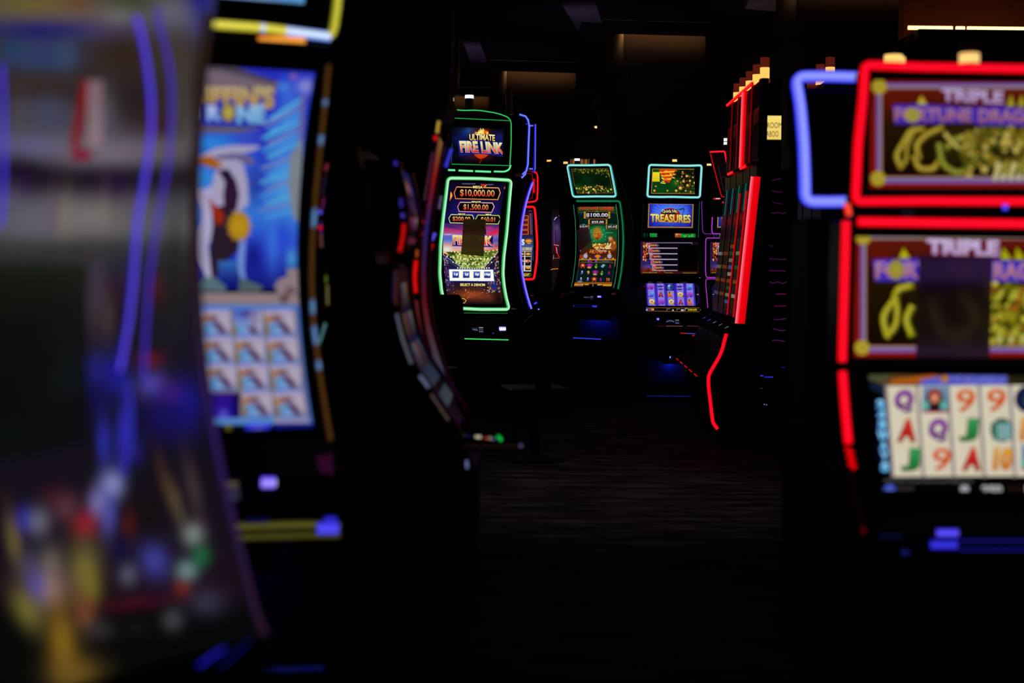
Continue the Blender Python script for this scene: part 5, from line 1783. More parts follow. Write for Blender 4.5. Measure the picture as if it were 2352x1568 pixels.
for j in range(3):
    for i in range(5):
        t = grid_[j][i]
        x, y = 780 + i * 200 + j * 22 - (0 if j else 0), 285 + j * 190 - i * 2
        if t == 'h':
            c.r(x - 80, y - 95, x + 90, y + 75, (110, 140, 170), (80, 110, 140))
            c.ell(x, y - 10, 56, 70, (110, 50, 40), (60, 40, 40))
            c.ell(x, y - 20, 30, 34, (220, 150, 120), (190, 110, 80))
            c.p([(x - 50, y - 70), (x + 50, y - 70), (x + 30, y - 45), (x - 30, y - 45)], (150, 50, 40))
            c.r(x - 34, y + 24, x + 34, y + 75, (14, 14, 20))
            c.ell(x - 60, y + 30, 26, 34, (110, 200, 190), (60, 130, 130))
            c.ell(x + 60, y + 30, 26, 34, (110, 200, 190), (60, 130, 130))
            c.r(x - 80, y + 66, x + 90, y + 78, (170, 40, 60))
        elif t == 'f':
            c.ell(x + 10, y - 5, 90, 90, (20, 30, 60), (24, 26, 70))
            c.ell(x + 30, y, 50, 50, (50, 110, 50), (20, 60, 40))
        elif t == 'w':
            c.ell(x + 15, y + 4, 76, 78, (70, 120, 110), (30, 70, 60))
            c.p([(x - 60, y - 40), (x + 86, y - 50), (x + 78, y + 70), (x - 40, y + 72)], (60, 110, 90))
            for q in range(4):
                c.line([(x - 5 + q * 24, y - 36), (x - 2 + q * 22, y + 60)], 12, (150, 190, 200))
        else:
            c.txt(t, x - 62, y - 74, x + 62, y + 76, *RC[t], .015 if t == '9' else .06, out=None if t == '9' else ((150, 140, 110), .03), lean=.1)
c.txt('243', 596, 0, 597, 1, (0, 0, 0))
for k, t in enumerate('243WAYS'):
    x = 628 + k * 4.6
    y = 305 + k * 68
    c.ell(x, y, 40, 40, (14, 30, 80), (8, 14, 40), 10)
    c.txt(t, x - (26 if t != 'W' else 36), y - 29, x + (26 if t != 'W' else 36), y + 29, (150, 220, 240), (90, 170, 220), .06, out=((24, 70, 170), .06))
c.txt('Press PLAY or touch reels to start the game now', 655, 792, 1225, 818, (110, 110, 110), bold=0)
c.ell(685, 870, 44, 44, (110, 130, 230), (50, 60, 170))
c.r(735, 840, 840, 895, (50, 44, 44), (30, 26, 26))
for x, t, w_ in ((1172, '8', 30), (1350, '250', 66), (1590, '1', 20)):
    c.txt(t, x - w_, 832, x + w_, 890, (170, 170, 176), bold=.06)
c.r(1450, 835, 1550, 895, (26, 12, 10))
c.build(RF, 'reel_screen', dReel, (-.26, .295, .772, 1.075), off=.006)
dl = pw([(.76, -.13), (.69, -.33)])
for a, b_, y, w_, e, cc, s in ((990, 1128, 1140, 17, (40, 30, 190), (96, 84, 255), 1.1), (950, 1120, 1216, 20, (20, 16, 150), (60, 56, 235), 1.0)):
    strip(RF, 'deck_button', flat(-.325), [D8(a, y), D8(b_, y)], w_, e, cc, s, 1, flatten=.5)
for y in (1190, 1250):
    strip(RF, 'deck_line', flat(-.34), [D8(1130, y), D8(1900, y)], 5, (10, 8, 60), (30, 26, 150), .9, 1)
strip(RF, 'deck_button', flat(-.33), [D8(760, 1265), D8(810, 1265)], 11, (8, 10, 50), (26, 30, 110), .9, 1)
strip(RF, 'deck_line', flat(-.33), [D8(620, 1162), D8(760, 1160)], 9, (3, 4, 20), (10, 16, 54), .9, 1)
c = Canvas(60).tr(1800, 820, 552 / 1568)
c.soft(1240, 1095, 1600, 1150, 10, 4, [(1095, (30, 28, 36)), (1150, (24, 20, 44))], [(1470, 1120, 90, 30, (40, 36, 110), .9)])
c.build(RF, 'deck_display', dl, (.08, .29, .70, .755), off=.01)
tower(RF, 2226, 152, [(149, 123, (255, 214, 130), (250, 160, 70))], 44, 98, .0)

# ---------------------------------------------------------------- its back-to-back neighbour, seen from behind
BF = Machine('slot_machine', 1.30, 5.3, 180, 'slot machine seen from behind, black back ringed by a wide blue light')
dBk = lambda z: pw([(2.02, .17), (1.58, .32)])(z)
tb = head(BF, 'topper', pw([(2.03, .10), (1.57, .25)]), 1.60, 2.02, -.31, .31, .05, n=3, bevel=.03)
lower_body(BF, .56, .80, -.05, -.3, .7, .40, mt=MATTE)
head(BF, 'display_head', pw([(1.54, .05), (.78, .05)]), .79, 1.54, -.27, .27, .3, MATTE, n=3)
box('topper_neck', BLACK, BF.o, -.1, .1, .2, .3, 1.5, 1.66)
C5 = lambda x, y: (1560 + x * 400 / 1568, 100 + y * 400 / 1568)
B1, B2 = (36, 40, 230), (150, 160, 255)
pts = [C5(*p) for p in ((1035, 300), (1100, 292), (1300, 305), (1568, 322))]
q = [C5(*p) for p in ((1040, 300), (1085, 560), (1115, 900), (1125, 1180), (1130, 1420), (1300, 1425), (1568, 1420), (2300, 1420), (2330, 1100), (2370, 700), (2400, 310), (1568, 305), (1300, 298))]
strip(BF, 'glow_strip', dBk, q, 28, B1, B2, 1.05, 24, True, parent=tb, off=-.01, front=(0, 1, 0), step=16)
for k, (px, dpt) in enumerate(((2052, 0), (2076, 0))):
    x, y, z = BF.hit(np.array([px]), np.array([148.]), flat(.25))
    r_ = (.031, .02)[k]
    bm = bmesh.new()
    yy = .25 - k * .06
    add_cyl(bm, (float(x[0]), yy), r_, r_, 2.0, float(z[0]) + .035)
    tw = bm_obj('tower_light', bm, MATS['smoked_lens'], BF.o, bevel=.002)
    bm = bmesh.new()
    add_cyl(bm, (float(x[0]), yy), r_ * 1.03, r_ * 1.03, float(z[0]) - .002, float(z[0]) + .033)
    bm_obj('lamp_lens', bm, mat('amber_lens_near', (255, 200, 110), .4, 0, (255, 206, 110), 1.2), tw)
# ================================================================ griffin machine on the left
GT = Machine('slot_machine', -.786, 3.7, 23.7, 'slot machine with blue curved screen of a white bird and yellow-lit top')
dG = quad3((1.866, -.153), (1.363, 0), (.948, -.172))
lower_body(GT, .58, .93, -.165, -.36, .80, .40, door=mat('grey_door', (96, 96, 104), .55, spec=.2))
head(GT, 'display_head', dG, .92, 1.93, -.285, .285, .14)
g3, g4, g5, g6 = (420, 100, 340 / 1568), (420, 400, 340 / 1568), (420, 680, 340 / 1568), (420, 960, 440 / 1568)
c = Canvas(8)
c.tr(*g3)
# sky with a big feathered wing
c.soft(-500, 200, 1420, 2600, 40, 56, [(200, (40, 46, 190)), (420, (40, 50, 200)), (800, (34, 60, 200)), (1300, (44, 90, 210)), (1800, (50, 120, 215)), (2200, (40, 60, 200)), (2600, (16, 20, 110))],
       [(300, 1060, 300, 110, (44, 140, 220), .9), (700, 1000, 150, 120, (60, 70, 190), .8), (250, 1450, 130, 150, (40, 140, 215), .9), (1080, 1500, 120, 330, (84, 160, 210), .8),
        (760, 1500, 90, 170, (40, 44, 130), .7), (740, 2250, 90, 160, (16, 20, 120), .9), (1040, 2050, 70, 180, (36, 60, 210), .8), (1150, 2280, 60, 120, (80, 180, 210), .8),
        (1290, 450, 90, 90, (160, 160, 215), .9), (1060, 460, 60, 60, (70, 160, 215), .8), (870, 1100, 90, 500, (36, 36, 170), .6), (1000, 330, 300, 60, (34, 40, 185), .9),
        (-200, 1200, 200, 600, (50, 110, 200), .8), (950, 2150, 60, 300, (60, 130, 220), .7), (1120, 800, 110, 380, (84, 160, 225), .6), (1000, 1350, 100, 260, (70, 140, 225), .6), (1230, 1500, 40, 300, (140, 146, 150), .7)])
for k in range(15):
    y = 470 + k * 75 + (k > 6) * k * 8
    x0 = 880 - k * 4 - 60 * (k % 2)
    c.p([(x0 + 10, y + 330 - k * 9), (1180 + 40 - k * 3, y + 120), (1285 - k * 5, y + 70), (1240 - k * 4, y + 150), (x0 + 60, y + 350 - k * 9)], ((84, 170, 220), (110, 130, 190), (70, 150, 225))[k % 3])
    c.p([(1230 - k * 5, y + 110), (1300 - k * 5, y + 60), (1285 - k * 5, y + 150)], (110, 100, 130))
c.p([(1130, 1180), (1260, 1000), (1225, 1900), (1160, 1840), (1110, 1500)], (124, 130, 140))
c.ell(1165, 355, 46, 44, (150, 100, 150), (70, 70, 190))
# pediment and title
c.p([(-300, 120), (420, 230), (1000, 400), (990, 450), (960, 600), (-300, 600)], (116, 98, 112))
c.p([(-300, 150), (520, 240), (990, 400), (970, 440), (430, 300), (-300, 220)], (74, 66, 84))
c.p([(-320, 590), (870, 640), (860, 890), (-330, 850)], (30, 44, 170))
c.p([(-320, 850), (860, 895), (560, 950), (-320, 940)], (96, 88, 100))
c.txt("GRIFFIN'S", -100, 450, 960, 650, (190, 170, 130), (176, 140, 60), .05, out=((70, 60, 110), .03), slope=.05, taper=.25)
c.txt('TH', -110, 640, 210, 805, (170, 190, 230), (150, 180, 220), .05)
c.txt('R', 250, 655, 400, 820, (180, 190, 235), (130, 170, 225), .06)
c.ell(475, 735, 76, 96, (190, 170, 60), (140, 124, 40), 14)
c.ell(478, 735, 34, 44, (150, 170, 130), (190, 170, 60), 10)
c.txt('NE', 565, 655, 865, 850, (150, 190, 225), (110, 170, 215), .06)
# bird
c.p([(150, 1210), (330, 1110), (520, 1080), (820, 1085), (760, 1130), (600, 1170), (640, 1300), (680, 1480), (690, 1700), (560, 1800), (380, 1800), (310, 1640), (150, 1560), (130, 1470), (280, 1420), (360, 1350), (300, 1250)], (164, 158, 190))
c.p([(330, 1200), (520, 1160), (700, 1180), (760, 1260), (700, 1300), (560, 1230), (430, 1230)], (100, 92, 140))
c.p([(165, 1215), (280, 1185), (430, 1290), (340, 1330), (250, 1300), (170, 1270)], (160, 92, 20))
c.p([(310, 1215), (420, 1180), (400, 1225)], (40, 26, 50))
c.p([(360, 1340), (480, 1330), (560, 1460), (590, 1600), (560, 1780), (430, 1750), (420, 1600), (440, 1470)], (44, 22, 50))
c.ell(215, 1430, 105, 110, (40, 140, 220), (60, 120, 215))
c.tr(*g4)
c.p([(140, 160), (300, 150), (330, 300), (300, 420), (330, 600), (260, 760), (300, 1100), (240, 1090), (130, 800), (120, 740), (200, 500), (200, 380)], (170, 164, 200))
c.p([(300, 350), (450, 330), (560, 420), (590, 800), (480, 900), (400, 960), (350, 1100), (300, 1090), (270, 800), (310, 560)], (40, 26, 40))
c.p([(260, 220), (310, 300), (430, 420), (420, 520), (350, 530), (300, 400)], (150, 40, 14))
c.p([(590, 730), (660, 690), (640, 1000), (660, 1120), (600, 1090), (565, 950)], (110, 140, 210))
c.soft(370, 920, 580, 1180, 8, 8, [(920, (50, 110, 180)), (1180, (14, 16, 110))], [])
c.p([(230, 1090), (330, 1090), (450, 1190), (440, 1240), (170, 1230), (160, 1170)], (84, 110, 120))
c.p([(600, 1090), (670, 1120), (850, 1190), (800, 1240), (580, 1240)], (76, 96, 100))
for k in range(12):
    a = k / 12 * TAU
    c.p([(590 + 100 * math.cos(a - .26), 550 + 130 * math.sin(a - .26)), (590 + 140 * math.cos(a), 550 + 176 * math.sin(a)), (590 + 100 * math.cos(a + .26), 550 + 130 * math.sin(a + .26))], (180, 130, 26))
c.ell(590, 550, 112, 150, (190, 150, 24), (170, 126, 30), 16)
# capital and ledge
c.p([(960, 1180), (1010, 1110), (1100, 1080), (1090, 1000), (1230, 1000), (1230, 1240), (1180, 1300), (1010, 1280)], (140, 122, 128))
c.ell(1130, 1230, 60, 40, (110, 84, 90))
c.p([(-400, 1245), (1000, 1260), (1230, 1290), (1230, 1390), (-400, 1370)], (140, 122, 124))
c.p([(1000, 1300), (1100, 1240), (1130, 1300), (1060, 1390)], (100, 76, 80))
# reels
c.tr(*g5)
c.soft(-600, 90, 1390, 1360, 12, 10, [(90, (64, 120, 200)), (700, (50, 110, 180)), (1360, (60, 120, 190))], [])
RG = ((46, 40, 16),)
for i in range(-2, 3):
    for j in range(4):
        x = 165 + i * 335 + j * 30 + (12 if i == 2 else 0) + (16 if j == 3 else 0)
        y = 130 + j * 287
        W, H = 330, 280
        c.r(x, y + 10, x + W, y + H, (130, 104, 70), (150, 120, 80))
        if i == 0 and j == 3:
            c.soft(x - 60, y + 30, x + W - 5, y + H + 20, 10, 8, [(y, (50, 20, 120)), (y + H, (30, 10, 160))], [(x - 40, y + 150, 60, 300, (12, 6, 70), .9), (x + 290, y + 150, 50, 300, (14, 6, 70), .9), (x + 150, y + 260, 50, 60, (110, 100, 210), .9)])
            continue
        c.soft(x, y, x + W, y + H, 20, 18, [(y, (120, 130, 200)), (y + 60, (170, 160, 185)), (y + H, (120, 150, 190))],
               [(x + 110, y + 215, 75, 70, (74, 140, 205), .95), (x + 55, y + 112, 80, 30, (176, 98, 22), .95, -.45), (x + 140, y + 92, 60, 22, (104, 50, 24), .9, -.2), (x + 275, y + 165, 130, 48, (184, 168, 186), .95, 1.05), (x + 218, y + 205, 105, 34, (66, 22, 62), 1.0, .85),
                (x + 150, y + 245, 46, 34, (150, 180, 210), .8), (x + 28, y + 235, 34, 56, (134, 80, 16), .9), (x + 160, y + 40, 110, 22, (170, 164, 195), .7, -.2), (x + 150, y + 278, 70, 14, (60, 86, 200), .9)])
        if i == 1 and j == 0:
            c.soft(x + 20, y + 10, x + W - 40, y + 190, 8, 6, [(y, (50, 90, 190)), (y + 190, (130, 150, 200))], [(x + 160, y + 50, 50, 40, (70, 30, 120), .9), (x + 250, y + 100, 60, 90, (150, 130, 150), .9)])
for i in range(-2, 4):
    c.line([(165 + i * 335, 130), (300 + i * 335, 1290)], 20, (130, 100, 40))
c.p([(-600, 1280), (1330, 1285), (1340, 1350), (-600, 1350)], (84, 130, 200))
c.p([(960, 1290), (1330, 1290), (1335, 1335), (950, 1335)], (150, 140, 170))
c.p([(1190, 90), (1240, 90), (1385, 1400), (1330, 1400)], (70, 100, 180))
c.p([(650, 1350), (920, 1350), (890, 1500), (660, 1500)], (50, 50, 220))
c.ell(790, 1410, 90, 50, (120, 110, 220), (60, 56, 220))
c.p([(920, 1340), (1385, 1340), (1395, 1470), (1000, 1440)], (24, 24, 120))
c.p([(-500, 1355), (640, 1355), (640, 1480), (-500, 1480)], (6, 8, 20))
c.line([(470, 1370), (490, 1500)], 60, (110, 100, 20), col2=(50, 46, 14))
c.build(GT, 'main_screen', dG, (-.237, .232, .955, 1.862), off=.005, strength=.92)


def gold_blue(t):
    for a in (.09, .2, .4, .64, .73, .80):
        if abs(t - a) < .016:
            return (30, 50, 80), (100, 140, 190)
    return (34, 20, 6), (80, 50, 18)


strip(GT, 'edge_light_or_glint', dG, [(751, 150), (744, 230), (735, 310), (722, 440), (714, 560), (712, 640), (716, 740), (730, 850), (744, 940), (756, 1010)], 13, None, None, 1.0, 5, off=.012, step=10, colf=gold_blue)
# top screen leaning out
dGT = pw([(2.4, -.22), (1.95, -.14)])
tp = head(GT, 'topper', pw([(2.4, -.205), (1.94, -.13)]), 1.955, 2.4, -.30, .29, .08, n=3, bevel=.02)
box('topper_neck', BLACK, GT.o, -.15, .15, -.08, .0, 1.88, 2.0)
c = Canvas(60)
c.soft(380, -260, 750, 45, 10, 8, [(-260, (80, 130, 200)), (0, (110, 150, 205)), (45, (110, 150, 195))], [(520, 10, 90, 30, (140, 170, 215), .8), (660, 0, 30, 40, (70, 130, 205), .8), (715, 20, 40, 40, (80, 170, 200), .8)])
c.build(GT, 'topper_screen', dGT, (-.255, .2, 2.035, 2.37), parent=tp, off=.006)


def yw(t):
    if .44 < t < .55 or t > .69:
        return (90, 130, 255), (235, 250, 255)
    return (150, 140, 20), (236, 226, 90)


strip(GT, 'glow_strip', dGT, [(300, 44), (478, 57), (600, 66), (755, 86)], 21, None, None, 1.05, 1, parent=tp, off=.014, colf=lambda t: yw((t - .35) / .65), step=6)
strip(GT, 'glow_strip', dGT, [(755, 84), (763, 68), (770, 20), (784, -120)], 20, (110, 110, 10), (214, 206, 70), 1.0, 8, parent=tp, off=.014, step=8)
strip(GT, 'amber_light', dGT, [(588, 97), (640, 96.5), (692, 99)], 20, (235, 90, 10), (255, 176, 66), 1.1, 1, off=.03)
strip(GT, 'brass_rail_glow', dGT, [(470, 103), (590, 112), (720, 125)], 11, (30, 20, 8), (74, 54, 24), .8, 1, off=-.01)  # the rail's brass sheen is put in as glow
dkG = pw([(.93, -.17), (.80, -.36)])
pill(GT, 'spin_button', dkG, 614, 1107.5, 56, 26, (60, 40, 240), (170, 150, 255), 1.15)
pill(GT, 'spin_button', dkG, 630, 1106.5, 20, 19, (150, 140, 255), (220, 230, 255), 1.1, off=.012)
c = Canvas(60).tr(*g6)
c.r(330, 510, 450, 580, (56, 46, 60))
c.r(340, 520, 440, 545, (84, 76, 40))
c.r(345, 580, 460, 670, (40, 40, 60))
c.build(GT, 'deck_display', dkG, (-.27, .1, .81, .925), off=.008)
c = Canvas(60).tr(*g6)
c.p([(1085, 310), (1215, 290), (1225, 460), (1120, 440)], (44, 7, 36))
c.build(GT, 'corner_light', dkG, (.1, .28, .85, .925), off=.008)
lipG = flat(-.37)
for y, cc in ((1204.5, (96, 92, 34)), (1229, (76, 74, 26))):
    strip(GT, 'deck_light', lipG, [(440, y + 6), (540, y + (2 if y < 1210 else 2)), (600, y), (700, y - 3), (776, y - 4 if y > 1210 else y)], 15, mix(cc, (0, 0, 0), .5), cc, .95, 1)
strip(GT, 'deck_button', lipG, [(722, 1208), (768, 1208)], 26, (30, 26, 190), (84, 80, 255), 1.05, 1, off=.03, flatten=.4)
strip(GT, 'deck_button', lipG, [(738, 1190), (764, 1190)], 18, (24, 20, 140), (54, 50, 220), 1.0, 1, off=.03, flatten=.4)
strip(GT, 'deck_button', lipG, [(560, 1192), (610, 1190)], 12, (4, 4, 30), (18, 16, 70), 1.0, 1, off=.03, flatten=.4)
glow_tube('belly_light', GT.o, [(-.16, -.16, .66), (.02, -.16, .66)], .012, (20, 40, 255), (30, 50, 255), 3.0, front=(0, 0, -1))
box('light_hood', BLACK, GT.o, -.2, .14, -.2, -.0, .675, .69)
box('light_hood', BLACK, GT.o, -.2, .14, -.2, -.185, .60, .676)
strip(GT, 'foot_light', flat(-.12), [(600, 1531), (650, 1534), (740, 1530)], 9, (6, 8, 50), (16, 22, 90), .9, 1)

# ================================================================ nearest machine, far out of focus at the left edge
LF = Machine('slot_machine', -.765, 2.30, 50, 'nearest slot machine at the left edge, blurred, violet reflections drawn over its screen')
dL2 = quad3((1.9, -.055), (1.4, 0), (.76, -.18))
lower_body(LF, .66, .72, -.19, -.38, .62, .36)
head(LF, 'display_head', dL2, .71, 2.1, -.33, .33, .14)
c = Canvas(10)
BL = [(80, 12, 100, 26, (118, 102, 44), .9), (175, 8, 30, 26, (112, 70, 44), .8), (310, 4, 60, 34, (62, 70, 44), .9), (455, 5, 40, 60, (22, 22, 130), .95), (395, 38, 55, 45, (112, 110, 134), .9),
      (265, 42, 50, 22, (126, 126, 130), .9), (150, 36, 90, 18, (110, 90, 84), .8), (240, 72, 110, 18, (92, 78, 120), .8), (90, 72, 110, 20, (30, 28, 112), .95), (90, 128, 100, 40, (50, 66, 108), .95, 0, 2),
      (150, 130, 20, 38, (66, 88, 120), .6), (20, 110, 20, 30, (30, 70, 110), .6), (282, 125, 66, 55, (54, 38, 28), .9), (385, 125, 45, 60, (68, 58, 46), .8), (60, 190, 120, 22, (60, 46, 44), .8),
      (105, 262, 62, 42, (72, 74, 98), .95, 0, 2), (40, 250, 18, 40, (90, 84, 92), .6), (245, 260, 18, 60, (92, 98, 112), .8), (312, 235, 46, 66, (42, 30, 30), .9), (362, 290, 36, 40, (52, 16, 22), .8),
      (412, 230, 24, 140, (74, 68, 62), .85), (70, 338, 80, 26, (98, 92, 142), .9), (240, 355, 150, 34, (124, 114, 128), .95), (370, 345, 50, 30, (104, 96, 100), .8), (30, 395, 60, 26, (18, 14, 22), .9),
      (190, 420, 260, 26, (26, 18, 30), .75), (48, 420, 24, 34, (40, 8, 54), .9), (255, 425, 28, 30, (40, 14, 60), .8), (20, 470, 40, 50, (84, 86, 110), .8), (190, 500, 110, 46, (132, 124, 122), .9), (80, 505, 80, 46, (104, 100, 116), .85),
      (330, 505, 60, 40, (96, 92, 104), .85), (145, 490, 5, 70, (160, 154, 90), .8, .03), (120, 470, 3, 80, (120, 80, 90), .6, .03), (165, 470, 3, 80, (130, 110, 150), .5, .03), (235, 470, 5, 60, (150, 144, 110), .6, .03), (105, 500, 5, 50, (90, 84, 130), .6),
      (190, 575, 260, 22, (54, 52, 54), .8), (205, 690, 34, 90, (70, 58, 64), .9), (225, 640, 18, 60, (72, 66, 96), .5), (265, 662, 22, 30, (56, 16, 28), .8), (352, 662, 20, 32, (90, 24, 26), .85), (300, 640, 40, 50, (40, 34, 80), .6), (245, 730, 10, 60, (110, 84, 76), .6),
      (395, 640, 20, 120, (30, 34, 30), .7), (212, 860, 40, 46, (46, 46, 158), .95), (262, 862, 26, 50, (30, 32, 165), .9), (345, 884, 36, 34, (92, 82, 185), .95), (392, 908, 30, 30, (92, 34, 146), .95), (430, 925, 30, 60, (30, 26, 150), .9), (340, 826, 30, 18, (120, 28, 40), .9),
      (380, 960, 60, 60, (24, 18, 110), .8), (215, 910, 30, 60, (20, 14, 70), .8), (130, 845, 30, 40, (46, 52, 58), .7), (100, 908, 30, 40, (48, 54, 62), .7), (235, 1015, 13, 66, (50, 58, 205), .95, -.03), (280, 990, 14, 90, (56, 56, 225), .9, .1), (305, 1035, 16, 34, (44, 40, 165), .8),
      (255, 1112, 26, 34, (156, 164, 222), .98), (220, 1155, 20, 42, (140, 138, 215), .95, .1), (246, 1185, 14, 52, (96, 96, 215), .9, .06), (190, 1202, 28, 32, (170, 18, 40), .95), (145, 1162, 34, 34, (104, 60, 74), .9), (292, 1202, 13, 32, (130, 30, 16), .9), (118, 1140, 30, 24, (80, 24, 40), .6),
      (52, 1192, 20, 30, (44, 38, 190), .95), (84, 1198, 26, 34, (124, 124, 142), .9), (28, 1240, 13, 70, (140, 118, 62), .9, -.15), (190, 1310, 40, 80, (126, 112, 56), .95), (112, 1290, 26, 40, (120, 116, 104), .8), (105, 1352, 44, 50, (156, 128, 142), .95), (78, 1345, 18, 36, (80, 66, 190), .9, -.2),
      (65, 1300, 20, 40, (80, 84, 120), .8), (58, 1400, 30, 60, (130, 122, 52), .9, -.5), (140, 1475, 34, 110, (150, 110, 28), .95, -.1), (192, 1405, 22, 46, (152, 90, 52), .9), (206, 1342, 14, 42, (130, 124, 30), .8, -.2), (170, 1540, 70, 40, (120, 90, 34), .9),
      (350, 1285, 34, 46, (70, 72, 176), .95, -.35), (290, 1318, 20, 26, (100, 110, 132), .9), (272, 1260, 20, 30, (22, 16, 80), .7), (440, 1226, 24, 28, (150, 160, 158), .95), (458, 1276, 20, 24, (30, 124, 66), .95), (425, 1310, 24, 24, (130, 172, 172), .95), (414, 1350, 18, 18, (150, 46, 26), .9),
      (300, 1385, 110, 14, (80, 16, 40), .85, -.12), (470, 1382, 46, 32, (62, 58, 84), .9), (330, 1180, 40, 60, (22, 16, 18), .7), (385, 1130, 8, 60, (120, 84, 50), .7, -.25), (405, 1160, 7, 60, (150, 140, 90), .6, -.25), (440, 1120, 14, 80, (110, 84, 84), .6, -.2), (365, 1080, 6, 60, (100, 60, 40), .6, -.2),
      (225, 1445, 36, 22, (56, 56, 60), .9), (392, 1422, 24, 26, (80, 84, 90), .9), (310, 1440, 30, 20, (26, 26, 28), .8), (0, 1010, 22, 30, (10, 70, 30), .7)]
c.soft(-140, -90, 620, 1640, 76, 150, [(-60, (60, 56, 40)), (20, (92, 84, 76)), (60, (70, 62, 92)), (110, (56, 48, 50)), (220, (52, 42, 42)), (330, (92, 86, 98)), (400, (24, 18, 28)), (450, (70, 66, 76)), (520, (96, 92, 96)), (590, (48, 46, 50)), (700, (34, 28, 36)), (900, (22, 18, 34)), (1050, (22, 16, 26)), (1250, (26, 18, 30)), (1350, (30, 14, 26)), (1410, (8, 8, 10)), (1640, (6, 6, 8))], BL)
c.p([(184, 185), (200, 185), (176, 340), (157, 340)], (132, 12, 14))
c.soft(196, 185, 232, 335, 4, 6, [(185, (130, 104, 112)), (335, (150, 124, 134))], [])
c.ell(182, 355, 28, 14, (150, 24, 50), (120, 30, 50))
c.build(LF, 'main_screen', dL2, (-.315, .315, .745, 2.08), off=.004, strength=.82, eps=.0004)
VL1, VL2 = (44, 24, 200), (110, 92, 255)  # violet reflections on the glass, put in as the glowing strips below
strip(LF, 'glow_strip', dL2, [(296, 40), (308, 80), (322, 150), (330, 220), (332, 290), (326, 350), (313, 430), (300, 500), (294, 580), (288, 660), (279, 740), (266, 810), (258, 850)], 12, VL1, VL2, 1.0, 20, off=.02, step=12)
strip(LF, 'glow_strip', dL2, [(345, 20), (350, 60), (364, 110), (375, 170), (379, 230), (376, 300), (370, 380), (358, 440), (346, 500), (336, 570), (326, 640), (321, 720), (316, 800), (313, 850), (316, 880)], 9, (40, 22, 150), (84, 64, 225), .9, 20, off=.02, step=12)
strip(LF, 'glow_strip', dL2, [(-13, 150), (-9, 250), (-7, 330), (-9, 420), (-14, 520)], 9, VL1, (90, 84, 255), .9, 10, off=.02, step=14)
strip(LF, 'glow_strip', dL2, [(272, 870), (284, 930), (286, 980), (276, 1040), (262, 1090)], 8, (30, 30, 150), (64, 64, 225), .9, 10, off=.02, step=12)
strip(LF, 'edge_light_or_glint', dL2, [(468, 30), (458, 120), (448, 240), (440, 360), (436, 480), (436, 600), (440, 720), (448, 820), (462, 910), (480, 1000), (500, 1100), (524, 1200), (548, 1300), (574, 1400), (596, 1455)], 22, None, None, 1.0, 10, off=.012, step=14,  # gold trim, its sheen and violet reflection put in as glow
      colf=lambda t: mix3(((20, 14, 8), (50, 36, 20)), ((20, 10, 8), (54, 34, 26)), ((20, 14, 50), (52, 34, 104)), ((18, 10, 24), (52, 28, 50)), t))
lipL = pw([(.72, -.2), (.62, -.38)])
strip(LF, 'deck_light', lipL, [(518, 1450), (490, 1478), (430, 1520)], 6, (10, 8, 110), (44, 40, 220), 1.3, 5, off=.03)
strip(LF, 'deck_light', lipL, [(560, 1450), (530, 1480), (478, 1522)], 4, (8, 6, 70), (26, 22, 140), 1.0, 5, off=.03)
paper(LF, dL2, [(-120, 604), (168, 606), (172, 1010), (-120, 1060)], 'dark plum note over the left of the nearest out-of-focus screen', (190, 205, 180), off=.04)
# ================================================================ bank between: machines seen in profile, chrome edges catching the lights
def prof_px(pts, Y, X0):
    """depth by height from the photo outline of an edge at distance Y, for a machine facing right (+X)"""
    r = []
    for px, py in pts:
        p = at(px, py, Y)
        r.append((p.z, -(p.x - X0)))
    return r


def trim(m, name, prof, x, r, mt=CHROME, off=.008):
    zs = np.linspace(prof[0][0], prof[-1][0], 34)
    f = pw(prof)
    bm = bmesh.new()
    add_tube(bm, [(x, float(f(z)) - off, float(z)) for z in zs], r, 10)
    return bm_obj(name, bm, mt, m.o, smooth=True)


X0A = -.36
MA = Machine('slot_machine', X0A, 4.8, 90, 'black slot machine in profile, chrome edges and lit deck turned right')
up = prof_px([(904, 365), (912, 400), (922, 440), (930, 490), (928, 530), (921, 572)], 4.5, X0A)
lo = prof_px([(905, 606), (905, 650), (910, 710), (922, 770), (944, 835), (962, 862), (998, 912), (1034, 965), (1056, 1005)], 4.5, X0A)
fu, fl = pw(up), pw(lo)
head(MA, 'display_head', fu, up[-1][0], up[0][0], -.29, .29, .1, bevel=.01)
head(MA, 'lower_display', fl, lo[-1][0], lo[0][0], -.29, .29, .12, bevel=.01)
prism('cabinet', BLACK, MA.o, [(.14, .06), (-.22, .06), (-.255, .3), (-.255, .72), (-.2, .8), (.0, 1.0), (.14, 1.75)], -.29, .29, .01)
box('base_plinth', MATTE, MA.o, -.3, .3, -.24, .14, 0, .06)
prism('button_deck', DECK, MA.o, [(-.18, .77), (-.385, .775), (-.4, .785), (-.385, .797), (-.2, .82)], -.29, .29, .006)
for s in (-.298, .298):
    trim(MA, 'side_trim', up, s, .011)
    trim(MA, 'side_trim', lo, s, .011)
for s in (-1, 1):
    bm = bmesh.new()
    add_tube(bm, [(s * .296, -.2, .787), (s * .296, -.385, .785), (s * .29, -.4, .785)], .007)
    bm_obj('deck_trim', bm, CHROME, MA.o, smooth=True)
L = side_machine_local(MA)
c = Canvas(.1)
c.soft(-.26, -1.68, .26, -1.42, 8, 8, [(-1.68, (30, 40, 110)), (-1.42, (120, 40, 60))], [])
for k in range(5):
    for j in range(2):
        c.ell(-.2 + k * .1, -1.62 + j * .1, .035, .035, ((255, 60, 40), (90, 110, 255), (250, 210, 90))[(k + j) % 3], (60, 30, 70))
c.build(L, 'upper_screen', fu, (-.26, .26, up[-1][0] + .02, up[0][0] - .02), off=.003, strength=.5)
c = Canvas(.1)
